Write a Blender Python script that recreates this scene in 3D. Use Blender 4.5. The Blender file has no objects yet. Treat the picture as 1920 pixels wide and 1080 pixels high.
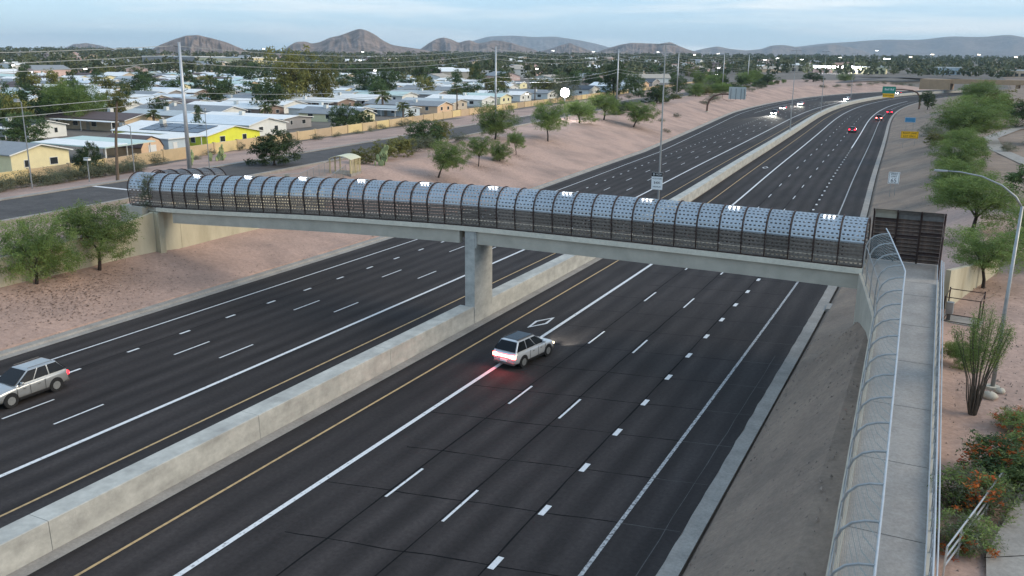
import bpy, math, random
import numpy as np
from mathutils import Vector, Matrix
random.seed(7)
R_ = math.radians
scene = bpy.context.scene
col = scene.collection

# ------------------------------------------------------------------ camera
CAM_H = 19.3
yaw, pitch, roll = R_(26.3), R_(14.77), R_(0.53)
fwd = Vector((-math.sin(yaw)*math.cos(pitch), math.cos(yaw)*math.cos(pitch), -math.sin(pitch)))
r0 = Vector((math.cos(yaw), math.sin(yaw), 0)); u0 = r0.cross(fwd)
rt = r0*math.cos(roll) + u0*math.sin(roll); up = -r0*math.sin(roll) + u0*math.cos(roll)
cam_d = bpy.data.cameras.new('camera'); cam = bpy.data.objects.new('camera', cam_d); col.objects.link(cam)
M = Matrix((rt, up, -fwd)).transposed().to_4x4(); M.translation = Vector((0, 0, CAM_H)); cam.matrix_world = M
cam_d.sensor_width = 36.0; cam_d.lens = 36.0*1650.0/1920.0; cam_d.clip_start = 0.5; cam_d.clip_end = 60000
scene.camera = cam

# ------------------------------------------------------------------ sky, sun, exposure
SUN_EL, SUN_AZ = R_(28), R_(75)      # azimuth clockwise from +Y (the road's direction); light comes from the right
world = bpy.data.worlds.new('World'); scene.world = world; world.use_nodes = True
wn, wl = world.node_tree.nodes, world.node_tree.links
wn.clear()
out = wn.new('ShaderNodeOutputWorld'); bg = wn.new('ShaderNodeBackground'); sky = wn.new('ShaderNodeTexSky')
sky.sky_type = 'NISHITA'; sky.sun_disc = False; sky.sun_elevation = R_(28); sky.sun_rotation = SUN_AZ
sky.air_density = 1.0; sky.dust_density = .3; sky.ozone_density = 1.2
bg.inputs['Strength'].default_value = 0.135
tc = wn.new('ShaderNodeTexCoord'); mp = wn.new('ShaderNodeMapping'); mp.inputs['Scale'].default_value = (1.5, 1.5, 24.0)
nz = wn.new('ShaderNodeTexNoise'); nz.inputs['Scale'].default_value = 2.1; nz.inputs['Detail'].default_value = 7; nz.inputs['Roughness'].default_value = .58
nz.inputs['Distortion'].default_value = .35
rp = wn.new('ShaderNodeValToRGB'); rp.color_ramp.elements[0].position = .46; rp.color_ramp.elements[1].position = .68
mx = wn.new('ShaderNodeMixRGB'); mx.inputs['Color2'].default_value = (5.2, 5.4, 5.4, 1)
mf = wn.new('ShaderNodeMath'); mf.operation = 'MULTIPLY_ADD'; mf.inputs[1].default_value = .80; mf.inputs[2].default_value = .04
wl.new(tc.outputs['Generated'], mp.inputs['Vector']); wl.new(mp.outputs['Vector'], nz.inputs['Vector'])
wl.new(nz.outputs['Fac'], rp.inputs['Fac']); wl.new(rp.outputs['Color'], mf.inputs[0]); wl.new(mf.outputs[0], mx.inputs['Fac'])
veil = wn.new('ShaderNodeMixRGB'); veil.inputs['Fac'].default_value = .68; veil.inputs['Color2'].default_value = (1.75, 3.1, 4.7, 1)
wl.new(sky.outputs['Color'], veil.inputs['Color1']); wl.new(veil.outputs['Color'], mx.inputs['Color1']); wl.new(mx.outputs['Color'], bg.inputs['Color']); wl.new(bg.outputs[0], out.inputs['Surface'])
sun_d = bpy.data.lights.new('sun', 'SUN'); sun_d.energy = 1.5; sun_d.angle = R_(38); sun_d.color = (1.0, .82, .58)
sun = bpy.data.objects.new('sun', sun_d); col.objects.link(sun); sun.location = (60, 20, 90)
sdir = Vector((math.sin(SUN_AZ)*math.cos(SUN_EL), math.cos(SUN_AZ)*math.cos(SUN_EL), math.sin(SUN_EL)))
sun.rotation_euler = sdir.to_track_quat('Z', 'Y').to_euler()
scene.view_settings.view_transform = 'Standard'; scene.view_settings.look = 'None'
scene.view_settings.exposure = 0.74; scene.view_settings.gamma = 1.0; scene.view_settings.use_curve_mapping = False
cy = scene.cycles
cy.use_denoising = True; cy.max_bounces = 5; cy.diffuse_bounces = 2; cy.glossy_bounces = 3; cy.transparent_max_bounces = 16
cy.volume_bounces = 0; cy.sample_clamp_indirect = 4.0; cy.caustics_reflective = False; cy.caustics_refractive = False

# ------------------------------------------------------------------ materials
def hexc(h):
    h = h.lstrip('#'); v = [int(h[i:i+2], 16)/255 for i in (0, 2, 4)]
    return tuple(x/12.92 if x <= .04045 else ((x+.055)/1.055)**2.4 for x in v)
_mats = {}
def mat(name, rgb, rough=.8, metal=0., var=.18, scale=3., bump=0., bscale=40., rnd=0., stretch=(1, 1, 1), rgb2=None, emit=None, spec=.4, detail=5, thr=None, trans=0., fine=None):
    """noise-mottled surface; rgb2 = second colour of the mottling; rnd = per-object brightness variation"""
    if name in _mats: return _mats[name]
    m = bpy.data.materials.new(name); m.use_nodes = True; _mats[name] = m
    n, l = m.node_tree.nodes, m.node_tree.links
    b = n['Principled BSDF']; b.inputs['Roughness'].default_value = rough; b.inputs['Metallic'].default_value = metal
    b.inputs['Specular IOR Level'].default_value = spec
    if isinstance(rgb, str): rgb = hexc(rgb)
    if isinstance(rgb2, str): rgb2 = hexc(rgb2)
    if emit:
        b.inputs['Base Color'].default_value = (*rgb, 1); b.inputs['Emission Color'].default_value = (*rgb, 1); b.inputs['Emission Strength'].default_value = emit
        return m
    t = n.new('ShaderNodeTexCoord'); mpp = n.new('ShaderNodeMapping'); mpp.inputs['Scale'].default_value = stretch
    no = n.new('ShaderNodeTexNoise'); no.inputs['Scale'].default_value = scale; no.inputs['Detail'].default_value = detail; no.inputs['Roughness'].default_value = .6
    l.new(t.outputs['Object'], mpp.inputs['Vector']); l.new(mpp.outputs['Vector'], no.inputs['Vector'])
    rr = n.new('ShaderNodeValToRGB')
    a, c2 = (thr if thr else (.3, .7)); rr.color_ramp.elements[0].position = a; rr.color_ramp.elements[1].position = c2
    lo = rgb2 if rgb2 else tuple(x*(1-var) for x in rgb)
    hi = rgb if rgb2 else tuple(min(1, x*(1+var)) for x in rgb)
    rr.color_ramp.elements[0].color = (*lo, 1); rr.color_ramp.elements[1].color = (*hi, 1)
    l.new(no.outputs['Fac'], rr.inputs['Fac'])
    src = rr.outputs['Color']
    if fine:
        n3 = n.new('ShaderNodeTexNoise'); n3.inputs['Scale'].default_value = fine[0]; n3.inputs['Detail'].default_value = 3; n3.inputs['Roughness'].default_value = .7
        l.new(t.outputs['Object'], n3.inputs['Vector'])
        m3 = n.new('ShaderNodeMapRange'); m3.inputs['From Min'].default_value = .3; m3.inputs['From Max'].default_value = .7; m3.inputs['To Min'].default_value = 1-fine[1]; m3.inputs['To Max'].default_value = 1+fine[1]
        l.new(n3.outputs['Fac'], m3.inputs['Value']); v3 = n.new('ShaderNodeVectorMath'); v3.operation = 'SCALE'; l.new(src, v3.inputs[0]); l.new(m3.outputs[0], v3.inputs['Scale']); src = v3.outputs[0]
    if rnd:
        oi = n.new('ShaderNodeObjectInfo'); mr = n.new('ShaderNodeMapRange'); mr.inputs['To Min'].default_value = 1-rnd; mr.inputs['To Max'].default_value = 1+rnd
        l.new(oi.outputs['Random'], mr.inputs['Value'])
        vm = n.new('ShaderNodeVectorMath'); vm.operation = 'SCALE'; l.new(src, vm.inputs[0]); l.new(mr.outputs[0], vm.inputs['Scale']); src = vm.outputs[0]
    l.new(src, b.inputs['Base Color'])
    if bump:
        n2 = n.new('ShaderNodeTexNoise'); n2.inputs['Scale'].default_value = bscale; n2.inputs['Detail'].default_value = 4
        l.new(t.outputs['Object'], n2.inputs['Vector'])
        bp = n.new('ShaderNodeBump'); bp.inputs['Strength'].default_value = bump; bp.inputs['Distance'].default_value = .05
        l.new(n2.outputs['Fac'], bp.inputs['Height']); l.new(bp.outputs[0], b.inputs['Normal'])
    if trans:
        tl = n.new('ShaderNodeBsdfTranslucent'); l.new(src, tl.inputs['Color'])
        ms = n.new('ShaderNodeMixShader'); ms.inputs['Fac'].default_value = trans
        o = n['Material Output']; l.new(b.outputs[0], ms.inputs[1]); l.new(tl.outputs[0], ms.inputs[2]); l.new(ms.outputs[0], o.inputs['Surface'])
    return m

def mesh_screen(name, rgb, opaque, scale):
    """woven wire screen: fine diamonds of wire with see-through gaps"""
    m = bpy.data.materials.new(name); m.use_nodes = True; n, l = m.node_tree.nodes, m.node_tree.links
    b = n['Principled BSDF']; b.inputs['Base Color'].default_value = (*hexc(rgb), 1); b.inputs['Roughness'].default_value = .5; b.inputs['Metallic'].default_value = .6
    t = n.new('ShaderNodeTexCoord'); v = n.new('ShaderNodeTexVoronoi'); v.feature = 'DISTANCE_TO_EDGE'; v.inputs['Scale'].default_value = scale; v.inputs['Randomness'].default_value = .1
    lt = n.new('ShaderNodeMath'); lt.operation = 'LESS_THAN'; lt.inputs[1].default_value = opaque
    l.new(t.outputs['Object'], v.inputs['Vector']); l.new(v.outputs['Distance'], lt.inputs[0])
    tr = n.new('ShaderNodeBsdfTransparent'); ms = n.new('ShaderNodeMixShader'); l.new(lt.outputs[0], ms.inputs['Fac'])
    l.new(tr.outputs[0], ms.inputs[1]); l.new(b.outputs[0], ms.inputs[2]); l.new(ms.outputs[0], n['Material Output'].inputs['Surface'])
    return m

ASPH = mat('asphalt', (.0335, .0285, .0275), .9, spec=.25, fine=(5, .22), var=.30, scale=.9, bump=.25, bscale=30, stretch=(1, .12, 1), detail=8)
ASPH2 = mat('old_asphalt', (.078, .070, .066), .9, fine=(3, .2), var=.25, scale=.6, bump=.2, bscale=25, detail=8)
def wheel_tracks(m, amt):
    n, l = m.node_tree.nodes, m.node_tree.links; b = n['Principled BSDF']; src = b.inputs['Base Color'].links[0].from_socket
    at = n.new('ShaderNodeAttribute'); at.attribute_name = 'lane'
    a = n.new('ShaderNodeMath'); a.operation = 'MULTIPLY'; a.inputs[1].default_value = 4*math.pi; l.new(at.outputs['Fac'], a.inputs[0])
    c = n.new('ShaderNodeMath'); c.operation = 'COSINE'; l.new(a.outputs[0], c.inputs[0])
    no = n.new('ShaderNodeTexNoise'); no.inputs['Scale'].default_value = .07; no.inputs['Detail'].default_value = 4
    t = n.new('ShaderNodeTexCoord'); l.new(t.outputs['Object'], no.inputs['Vector'])
    k = n.new('ShaderNodeMath'); k.operation = 'MULTIPLY'; l.new(c.outputs[0], k.inputs[0]); l.new(no.outputs['Fac'], k.inputs[1])
    f = n.new('ShaderNodeMath'); f.operation = 'MULTIPLY_ADD'; f.inputs[1].default_value = -2*amt; f.inputs[2].default_value = 1.0; l.new(k.outputs[0], f.inputs[0])
    big = n.new('ShaderNodeTexNoise'); big.inputs['Scale'].default_value = .035; big.inputs['Detail'].default_value = 6; l.new(t.outputs['Object'], big.inputs['Vector'])
    mr = n.new('ShaderNodeMapRange'); mr.inputs['From Min'].default_value = .35; mr.inputs['From Max'].default_value = .65; mr.inputs['To Min'].default_value = .86; mr.inputs['To Max'].default_value = 1.2; l.new(big.outputs['Fac'], mr.inputs['Value'])
    f2 = n.new('ShaderNodeMath'); f2.operation = 'MULTIPLY'; l.new(f.outputs[0], f2.inputs[0]); l.new(mr.outputs[0], f2.inputs[1])
    v = n.new('ShaderNodeVectorMath'); v.operation = 'SCALE'; l.new(src, v.inputs[0]); l.new(f2.outputs[0], v.inputs['Scale']); l.new(v.outputs[0], b.inputs['Base Color'])
wheel_tracks(ASPH, .22)
WPAINT = mat('white_paint', (.68, .68, .68), .7, rgb2=(.30, .30, .31), scale=5, thr=(.30, .46), detail=8)
WPAINT2 = mat('worn_white_paint', (.45, .45, .45), .7, rgb2=(.07, .07, .075), scale=6, thr=(.36, .56), detail=8)
YPAINT = mat('yellow_paint', (.52, .355, .17), .7, rgb2=(.30, .20, .10), scale=4, thr=(.3, .55), detail=8)
CRACK = mat('crack_sealant', (.012, .012, .013), .95, spec=.05, var=.2)
CRACK2 = mat('pale_crack', (.075, .07, .07), .9, var=.3)
CONC = mat('concrete', (.47, .43, .355), .85, var=.14, scale=.8, bump=.15, bscale=14, detail=8)
CONCW = mat('median_concrete', (.47, .465, .425), .85, fine=(1.3, .16), rgb2=(.335, .33, .305), scale=.7, thr=(.3, .62), bump=.15, bscale=10, detail=9, stretch=(1, .6, 2))
DECK = mat('walkway_concrete', (.39, .355, .32), .85, fine=(8, .12), rgb2=(.28, .255, .23), scale=.5, thr=(.3, .62), bump=.1, bscale=20, detail=9)
CONCD = mat('gutter_concrete', (.30, .275, .245), .9, fine=(6, .15), var=.18, scale=.7, bump=.2, bscale=20, detail=8)
CONCY = mat('stained_concrete', (.58, .53, .39), .9, rgb2=(.33, .29, .20), scale=.45, thr=(.28, .62), stretch=(1, .8, .22), detail=9, bump=.1, bscale=12)
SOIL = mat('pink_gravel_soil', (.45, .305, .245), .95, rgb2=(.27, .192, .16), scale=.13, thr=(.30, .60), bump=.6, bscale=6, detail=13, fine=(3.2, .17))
GRAVELSHADE = mat('shaded_gravel_soil', (.29, .215, .16), .95, rgb2=(.18, .135, .105), scale=.3, fine=(3.6, .13), thr=(.3, .68), bump=.7, bscale=7, detail=12)  # right bank gravel, its tree shade and edge darkening put into the colour
DUST = mat('town_soil', (.19, .16, .135), .95, rgb2=(.11, .10, .085), scale=.05, thr=(.3, .7), detail=10)
GALV = mat('galvanised_slats', (.40, .43, .455), .42, metal=.85, var=.12, scale=9, rnd=.10, spec=.5)
RUST = mat('rust_brown_steel', (.045, .026, .022), .6, metal=.2, var=.35, scale=6)
RUSTW = mat('weathered_slats', (.15, .10, .075), .6, metal=.35, rgb2=(.05, .038, .034), scale=3.5, thr=(.3, .65), rnd=.12)
STEEL = mat('grey_steel', (.34, .35, .35), .45, metal=.6, var=.12, scale=4)
DSTEEL = mat('dark_steel', (.13, .125, .12), .5, metal=.5, var=.15, scale=4)
BROWNST = mat('brown_steel', (.13, .075, .055), .6, metal=.2, var=.2, scale=4)
RAIL = mat('pale_rail', (.50, .51, .52), .4, metal=.5, var=.1, scale=4)
WOOD = mat('weathered_wood', (.13, .075, .05), .85, var=.3, scale=8, stretch=(1, 1, .15))
LAMP = mat('lamp_glow', (1., .97, .92), emit=14)
LAMPB = mat('cool_lamp_glow', (.93, .95, 1.), emit=40)
LAMPS = mat('small_lamp_glow', (.97, .97, 1.), emit=9)
LAMPW = mat('warm_lamp_glow', (1., .80, .58), emit=14)
HEAD = mat('headlamp_glow', (1., .98, 1.), emit=45)
TAIL = mat('tail_lamp_glow', (1., .012, .03), emit=9)
TAILH = mat('brake_lamp_glow', (1., .06, .05), emit=30)
GLASS = mat('dark_glass', (.008, .009, .011), .12, spec=.22, var=.05)
RUBBER = mat('tyre_rubber', (.018, .018, .019), .85, var=.1)
SCREEN = mesh_screen('chain_link', '#868c88', .056, 19.0)

# ------------------------------------------------------------------ mesh building
class MB:
    def __init__(s): s.v, s.f, s.m = [], [], []
    def add(s, vs, fs, mi=0):
        o = len(s.v); s.v += [tuple(p) for p in vs]; s.f += [tuple(i+o for i in f) for f in fs]; s.m += [mi]*len(fs); return s
    def box(s, x0, x1, y0, y1, z0, z1, mi=0):
        return s.add([(x0, y0, z0), (x1, y0, z0), (x1, y1, z0), (x0, y1, z0), (x0, y0, z1), (x1, y0, z1), (x1, y1, z1), (x0, y1, z1)],
                     [(0, 3, 2, 1), (4, 5, 6, 7), (0, 1, 5, 4), (1, 2, 6, 5), (2, 3, 7, 6), (3, 0, 4, 7)], mi)
    def tube(s, pts, r, n=6, mi=0, cap=True):
        """tube along points; r = number or one radius per point"""
        pts = [Vector(p) for p in pts]; rs = r if isinstance(r, (list, tuple)) else [r]*len(pts)
        o = len(s.v); k = len(pts); prev = None
        for i, p in enumerate(pts):
            d = (pts[min(i+1, k-1)] - pts[max(i-1, 0)]).normalized()
            if prev is None:
                a = d.orthogonal().normalized()
            else:
                a = (prev - d*prev.dot(d)); a = a.normalized() if a.length > 1e-6 else d.orthogonal().normalized()
            prev = a; b = d.cross(a)
            for j in range(n):
                t = 2*math.pi*j/n; s.v.append(tuple(p + (a*math.cos(t) + b*math.sin(t))*rs[i]))
        for i in range(k-1):
            for j in range(n):
                j2 = (j+1) % n; s.f.append((o+i*n+j, o+i*n+j2, o+(i+1)*n+j2, o+(i+1)*n+j)); s.m.append(mi)
        if cap:
            s.f.append(tuple(o+j for j in reversed(range(n)))); s.m.append(mi)
            s.f.append(tuple(o+(k-1)*n+j for j in range(n))); s.m.append(mi)
        return s
    def prism(s, poly, axis, a, b, mi=0):
        """extrude a polygon of (p,q) along axis 'x','y' or 'z' from a to b"""
        def P(p, q, t): return {'x': (t, p, q), 'y': (p, t, q), 'z': (p, q, t)}[axis]
        n = len(poly); o = len(s.v)
        s.v += [P(p, q, a) for p, q in poly] + [P(p, q, b) for p, q in poly]
        s.f += [tuple(o+i for i in range(n)), tuple(o+n+i for i in reversed(range(n)))]
        s.f += [(o+i, o+n+i, o+n+(i+1) % n, o+(i+1) % n) for i in range(n)]; s.m += [mi]*(n+2); return s
    def sweep(s, path, prof, mi=0, closed=True):
        """rectangular profile list of (x,z offsets as fn of index) along path: path gives list of rings already"""
        o = len(s.v); n = len(prof[0])
        for ring in prof: s.v += [tuple(p) for p in ring]
        for i in range(len(prof)-1):
            for j in range(n if closed else n-1):
                j2 = (j+1) % n; s.f.append((o+i*n+j, o+i*n+j2, o+(i+1)*n+j2, o+(i+1)*n+j)); s.m.append(mi)
        if closed:
            s.f.append(tuple(o+j for j in reversed(range(n)))); s.f.append(tuple(o+(len(prof)-1)*n+j for j in range(n))); s.m += [mi]*2
        return s
    def mesh(s, name, mats):
        me = bpy.data.meshes.new(name); me.from_pydata(s.v, [], s.f)
        for m in (mats if isinstance(mats, (list, tuple)) else [mats]): me.materials.append(m)
        if any(s.m): me.polygons.foreach_set('material_index', s.m)
        me.update(); return me
    def build(s, name, mats, parent=None, loc=None, rz=0, smooth=False, bevel=0):
        me = s.mesh(name, mats)
        if smooth: me.polygons.foreach_set('use_smooth', [True]*len(me.polygons))
        return place(name, me, parent, loc, rz, bevel)

def place(name, me, parent=None, loc=None, rz=0, bevel=0):
    o = bpy.data.objects.new(name, me); col.objects.link(o)
    if parent is not None: o.parent = parent
    if loc is not None: o.location = loc
    if rz: o.rotation_euler = (0, 0, rz)
    if bevel:
        bm = o.modifiers.new('bevel', 'BEVEL'); bm.width = bevel; bm.segments = 2; bm.limit_method = 'ANGLE'; bm.angle_limit = R_(35)
    return o
def tag(o, label=None, cat=None, group=None, kind=None):
    if label: o['label'] = label
    if cat: o['category'] = cat
    if group: o['group'] = group
    if kind: o['kind'] = kind
    return o
def empty(name, loc, rz=0, label=None, cat=None, group=None):
    o = bpy.data.objects.new(name, None); o.empty_display_size = .3; col.objects.link(o); o.location = loc; o.rotation_euler = (0, 0, rz)
    return tag(o, label, cat, group)
def copy_tree(o, parent=None):
    c = o.copy(); col.objects.link(c); c.parent = parent
    for ch in o.children: copy_tree(ch, c)
    return c
_fonts = {}
def text_mesh(txt, size, extrude=.004):
    k = (txt, size)
    if k in _fonts: return _fonts[k]
    cu = bpy.data.curves.new('lettering', 'FONT'); cu.body = txt; cu.size = size; cu.extrude = extrude; cu.align_x = 'CENTER'; cu.align_y = 'CENTER'
    to = bpy.data.objects.new('lettering', cu); col.objects.link(to)
    me = bpy.data.meshes.new_from_object(to); bpy.data.objects.remove(to); bpy.data.curves.remove(cu)
    _fonts[k] = me; return me

# ------------------------------------------------------------------ road alignment and terrain heights
_BY = [-200, 60, 95, 120, 145, 172, 206, 255, 300, 332, 365, 398, 430, 461, 490, 518, 545, 572, 600, 640, 700, 800]
_BX = [-24.5, -24.5, -24.6, -25.7, -27.2, -28.6, -30.2, -32.7, -35.2, -36.6, -37.3, -37.1, -35.7, -33.2, -30, -26, -20.5, -13, -3, 14, 46, 110]
_gy = np.arange(-200, 801, 1.0); _gx = np.interp(_gy, _BY, _BX)
for _ in range(3): _gx = np.convolve(np.pad(_gx, 12, 'edge'), np.ones(25)/25, 'valid')
def base(Y): return float(np.interp(Y, _gy, _gx))
def head(Y): return math.atan2(base(Y+2)-base(Y-2), 4.0)
def lerp(x, xs, ys): return float(np.interp(x, xs, ys))
def extra(Y): return lerp(Y, [180, 330, 480, 620], [0, 7.5, 9.5, 9])       # the southbound side widens by a joining lane
TOP, TOWN = 4.2, 2.5
FN = ([20, 60, 88, 113, 141, 176, 230, 308, 400, 480, 620], [-75.5, -77, -79.5, -81.5, -84, -87, -91.5, -97, -100, -101, -102])
fn = lambda Y: lerp(Y, *FN)                       # near edge of the frontage street (top of the embankment)
BW = ([20, 70, 87, 107, 140, 186, 230, 434, 676], [-107, -108, -109.5, -113, -117, -122, -128, -144, -162])
bwx = lambda Y: lerp(Y, *BW)                      # block wall in front of the homes
def town(X, Y): return TOWN + .0075*min(max(0, math.hypot(X, Y)-420), 3000)      # the plain climbs gently away
def zt(X, Y):
    o = X - base(min(Y, 640))
    oe = -30.0 - extra(Y)
    if o < oe:
        d = oe - o; w = lerp(Y, [100, 300, 450, 600], [17, 15, 16, 26])
        if Y < 56: return .12 + 2.0*(d/8.3)**1.05 if d < 8.3 else TOP
        if X < fn(Y)-11: return TOP-.1 - (TOP-.1-TOWN)*min(1, (fn(Y)-11-X)/max(3, fn(Y)-11-bwx(Y)))
        if d < w: return .12 + (TOP-.2-.12)*(d/w)**1.05
        return TOP-.2 + .2*min(1, (d-w)/6)
    if o > 17.0:
        d = o - 17.0
        w = lerp(Y, [0, 52, 64, 120, 400, 600], [5.3, 4.4, 9, 13, 16, 30]); top = lerp(Y, [0, 60, 300, 450], [4.4, 4.5, 4.2, 4.6])
        if Y < 57: top = lerp(X, [-2.2, .6], [lerp(Y, [20, 53, 57], [3.6, 5.7, 4.5]), 4.4])
        return .06 + (top-.06)*min(1, d/w)**1.1
    return -.35
# ================================================================== SETTING
rng = random.Random(11)
def vnoise(x, y, s):
    return (math.sin(x*s*1.3+y*s*.7)+math.sin(x*s*.6-y*s*1.7+2.1)+math.sin(x*s*2.3+y*s*1.9+.7)*.5)/2.5
rows = list(np.arange(-60, 130, 2.5)) + list(np.arange(130, 330, 6)) + list(np.arange(330, 720, 12)) + [720, 800, 900, 1050, 1200, 1400, 1700, 2000, 2400, 2800, 3200, 3600, 4200, 8000, 16000, 30000]
lefts = [0, .4, 1.2, 2.4, 4, 6, 7.4, 8.25, 8.45, 9.5, 11, 13, 15, 17, 20, 24, 28, 32, 36, 40, 44, 48, 53, 58, 64, 75, 100, 150, 220, 320, 420, 560, 750, 1000, 1300, 1700, 2200, 2800, 3600, 6000, 26000]
rights = [0, .5, 1.2, 2.2, 3.4, 4.6, 5.5, 6, 7.5, 9, 11, 13, 16, 20, 26, 34, 50, 80, 140, 300, 800, 2500, 9000, 26000]
tm = MB(); nc = len(lefts)+2+len(rights); verts = []
for Y in rows:
    Yc = min(Y, 640); b = base(Yc); oe = -30.0 - extra(Yc)
    xs = [b+oe-d for d in reversed(lefts)] + [b+oe+.6, b+16.4] + [b+17.0+d for d in rights]
    for X in xs:
        z = zt(X, Yc) if X < b+oe+.3 or X > b+16.9 else -.4
        if X < bwx(min(Y, 676))-1 and Y <= 720: z = town(X, Y)
        if Y > 720: z = town(X, Y) if X < b+oe+.3 else (4.6 + (town(X, Y)-4.6)*min(1, (Y-720)/180))
        else:
            amp = .12 if abs(X) < 400 else .0
            o = X-b
            if (oe-o > 1.0 or o > 18) and amp: z += amp*vnoise(X, Y, .35)
        verts.append((X, float(Y), z))
faces, mi = [], []
for i in range(len(rows)-1):
    for j in range(nc-1):
        faces.append((i*nc+j, i*nc+j+1, (i+1)*nc+j+1, (i+1)*nc+j))
        x = verts[i*nc+j][0]; o = x - base(min(rows[i], 640))
        mi.append((0 if x > -1.2 and rows[i] < 110 else 1) if o > 0 else (2 if x < bwx(rows[i])-.5 or rows[i] > 700 else 0))
tm.v, tm.f, tm.m = verts, faces, mi
ground = tag(tm.build('ground', [SOIL, GRAVELSHADE, DUST]), kind='structure')

def ribbon(name, f0, f1, Y0, Y1, z, m, parent=None, step=4.0, zf=None, thick=0, mats=None):
    """strip between two lateral edges f0(Y), f1(Y)"""
    ys = list(np.arange(Y0, Y1, step)) + [Y1]; mb = MB(); vs = []
    for Y in ys:
        zz = (zf(Y) if zf else 0) + z
        vs += [(f0(Y), Y, zz), (f1(Y), Y, zz)]
    fs = [(2*i, 2*i+1, 2*i+3, 2*i+2) for i in range(len(ys)-1)]
    mb.add(vs, fs)
    return mb.build(name, m, parent)
def off(o): return lambda Y: base(Y)+o
nb = tag(ribbon('northbound_road', off(-5.65), off(16.3), -40, 690, 0, ASPH), kind='structure')
sb = tag(ribbon('southbound_road', lambda Y: base(Y)-28.9-extra(Y), off(-7.05), -40, 690, 0, ASPH), kind='structure')
tag(ribbon('northbound_gutter', lambda Y: base(Y)+16.3+.03*vnoise(Y, 3.1, 1.7)+.025*vnoise(Y, 9, 4.3), off(17.06), -40, 690, .012, CONCD, step=.8), kind='structure')
tag(ribbon('median_gutter', off(-5.75), off(-5.05), -40, 84, .010, CONCD), kind='structure')
kb = MB(); pr = []
for Y in list(np.arange(-40, 690, 4)):
    e = base(Y)-28.85-extra(Y)
    pr.append([(e, Y, .008), (e-.55, Y, .03), (e-.65, Y, .15), (e-1.25, Y, .17), (e-1.3, Y, -.2), (e, Y, -.2)])
kb.sweep(None, [list(reversed(r)) for r in pr])
tag(kb.build('southbound_kerb', CONCD), kind='structure')

def lane_attr(o, f):
    a = o.data.attributes.new('lane', 'FLOAT', 'POINT'); co = [v.co for v in o.data.vertices]
    a.data.foreach_set('value', [f(v.x-base(v.y)) for v in co])
lane_attr(nb, lambda o: o/3.43); lane_attr(sb, lambda o: (-10.2-o)/3.17)
# painted lines --------------------------------------------------------------------
def line(parent, name, o, w, Y0, Y1, m, fx=None):
    g = fx or (lambda Y: 0)
    return ribbon(name, lambda Y: base(Y)+o-w/2+g(Y), lambda Y: base(Y)+o+w/2+g(Y), Y0, Y1, .006, m, parent)
line(nb, 'yellow_edge_line', -3.4, .14, -40, 600, YPAINT)
line(nb, 'carpool_lane_line', 0, .26, -40, 600, WPAINT)
line(nb, 'white_edge_line', 13.7, .17, -40, 640, WPAINT2)
line(nb, 'exit_lane_line', 10.35, .26, 212, 470, WPAINT)
line(sb, 'yellow_edge_line', -10.15, .14, -40, 600, YPAINT)
line(sb, 'carpool_lane_line', -13.65, .26, -40, 600, WPAINT)
line(sb, 'white_edge_line', -26.1, .15, -40, 620, WPAINT, lambda Y: -extra(Y))
line(sb, 'joining_lane_line', -26.1, .14, 330, 470, WPAINT, lambda Y: -extra(Y)*.45)
def dash_mesh(L, w, m): return MB().add([(-w/2, 0, 0), (w/2, 0, 0), (w/2, L, 0), (-w/2, L, 0)], [(0, 1, 2, 3)]).mesh('lane_dash', m)
dm_l, dm_s = dash_mesh(3.15, .13, WPAINT), dash_mesh(.95, .27, WPAINT)
def dashes(parent, o, Y0, cyc, Y1, me, name, fx=None):
    Y = Y0
    while Y < Y1:
        q = place(name, me, parent, (base(Y)+o+(fx(Y) if fx else 0), Y, .006), -head(Y+1)); Y += cyc
dashes(nb, 3.5, 5.0, 12.4, 330, dm_l, 'lane_dash'); dashes(nb, 6.9, 4.1, 12.5, 330, dm_l, 'lane_dash')
dashes(nb, 10.4, 12.8, 4.68, 211, dm_s, 'dotted_lane_mark')
dashes(sb, -16.8, 4.1, 12.1, 440, dm_l, 'lane_dash'); dashes(sb, -19.9, 3.5, 12.0, 440, dm_l, 'lane_dash')
dashes(sb, -23.0, 11.3, 4.52, 330, dash_mesh(.95, .2, WPAINT), 'dotted_lane_mark')
# carpool diamond
X0, Y0 = -26.0, 57.6
dmd = MB()
po = [(0, -1.75), (.55, 0), (0, 1.75), (-.55, 0)]; pi_ = [(p*.62, q*.72) for p, q in po]
for i in range(4):
    j = (i+1) % 4; dmd.add([(*po[i], 0), (*po[j], 0), (*pi_[j], 0), (*pi_[i], 0)], [(0, 1, 2, 3)])
dmd.build('carpool_diamond', WPAINT, nb, (X0, Y0, .006), R_(-12))
place('carpool_diamond', bpy.data.meshes['carpool_diamond'], nb, (base(165)-1.9, 165, .006), -head(165))
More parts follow.
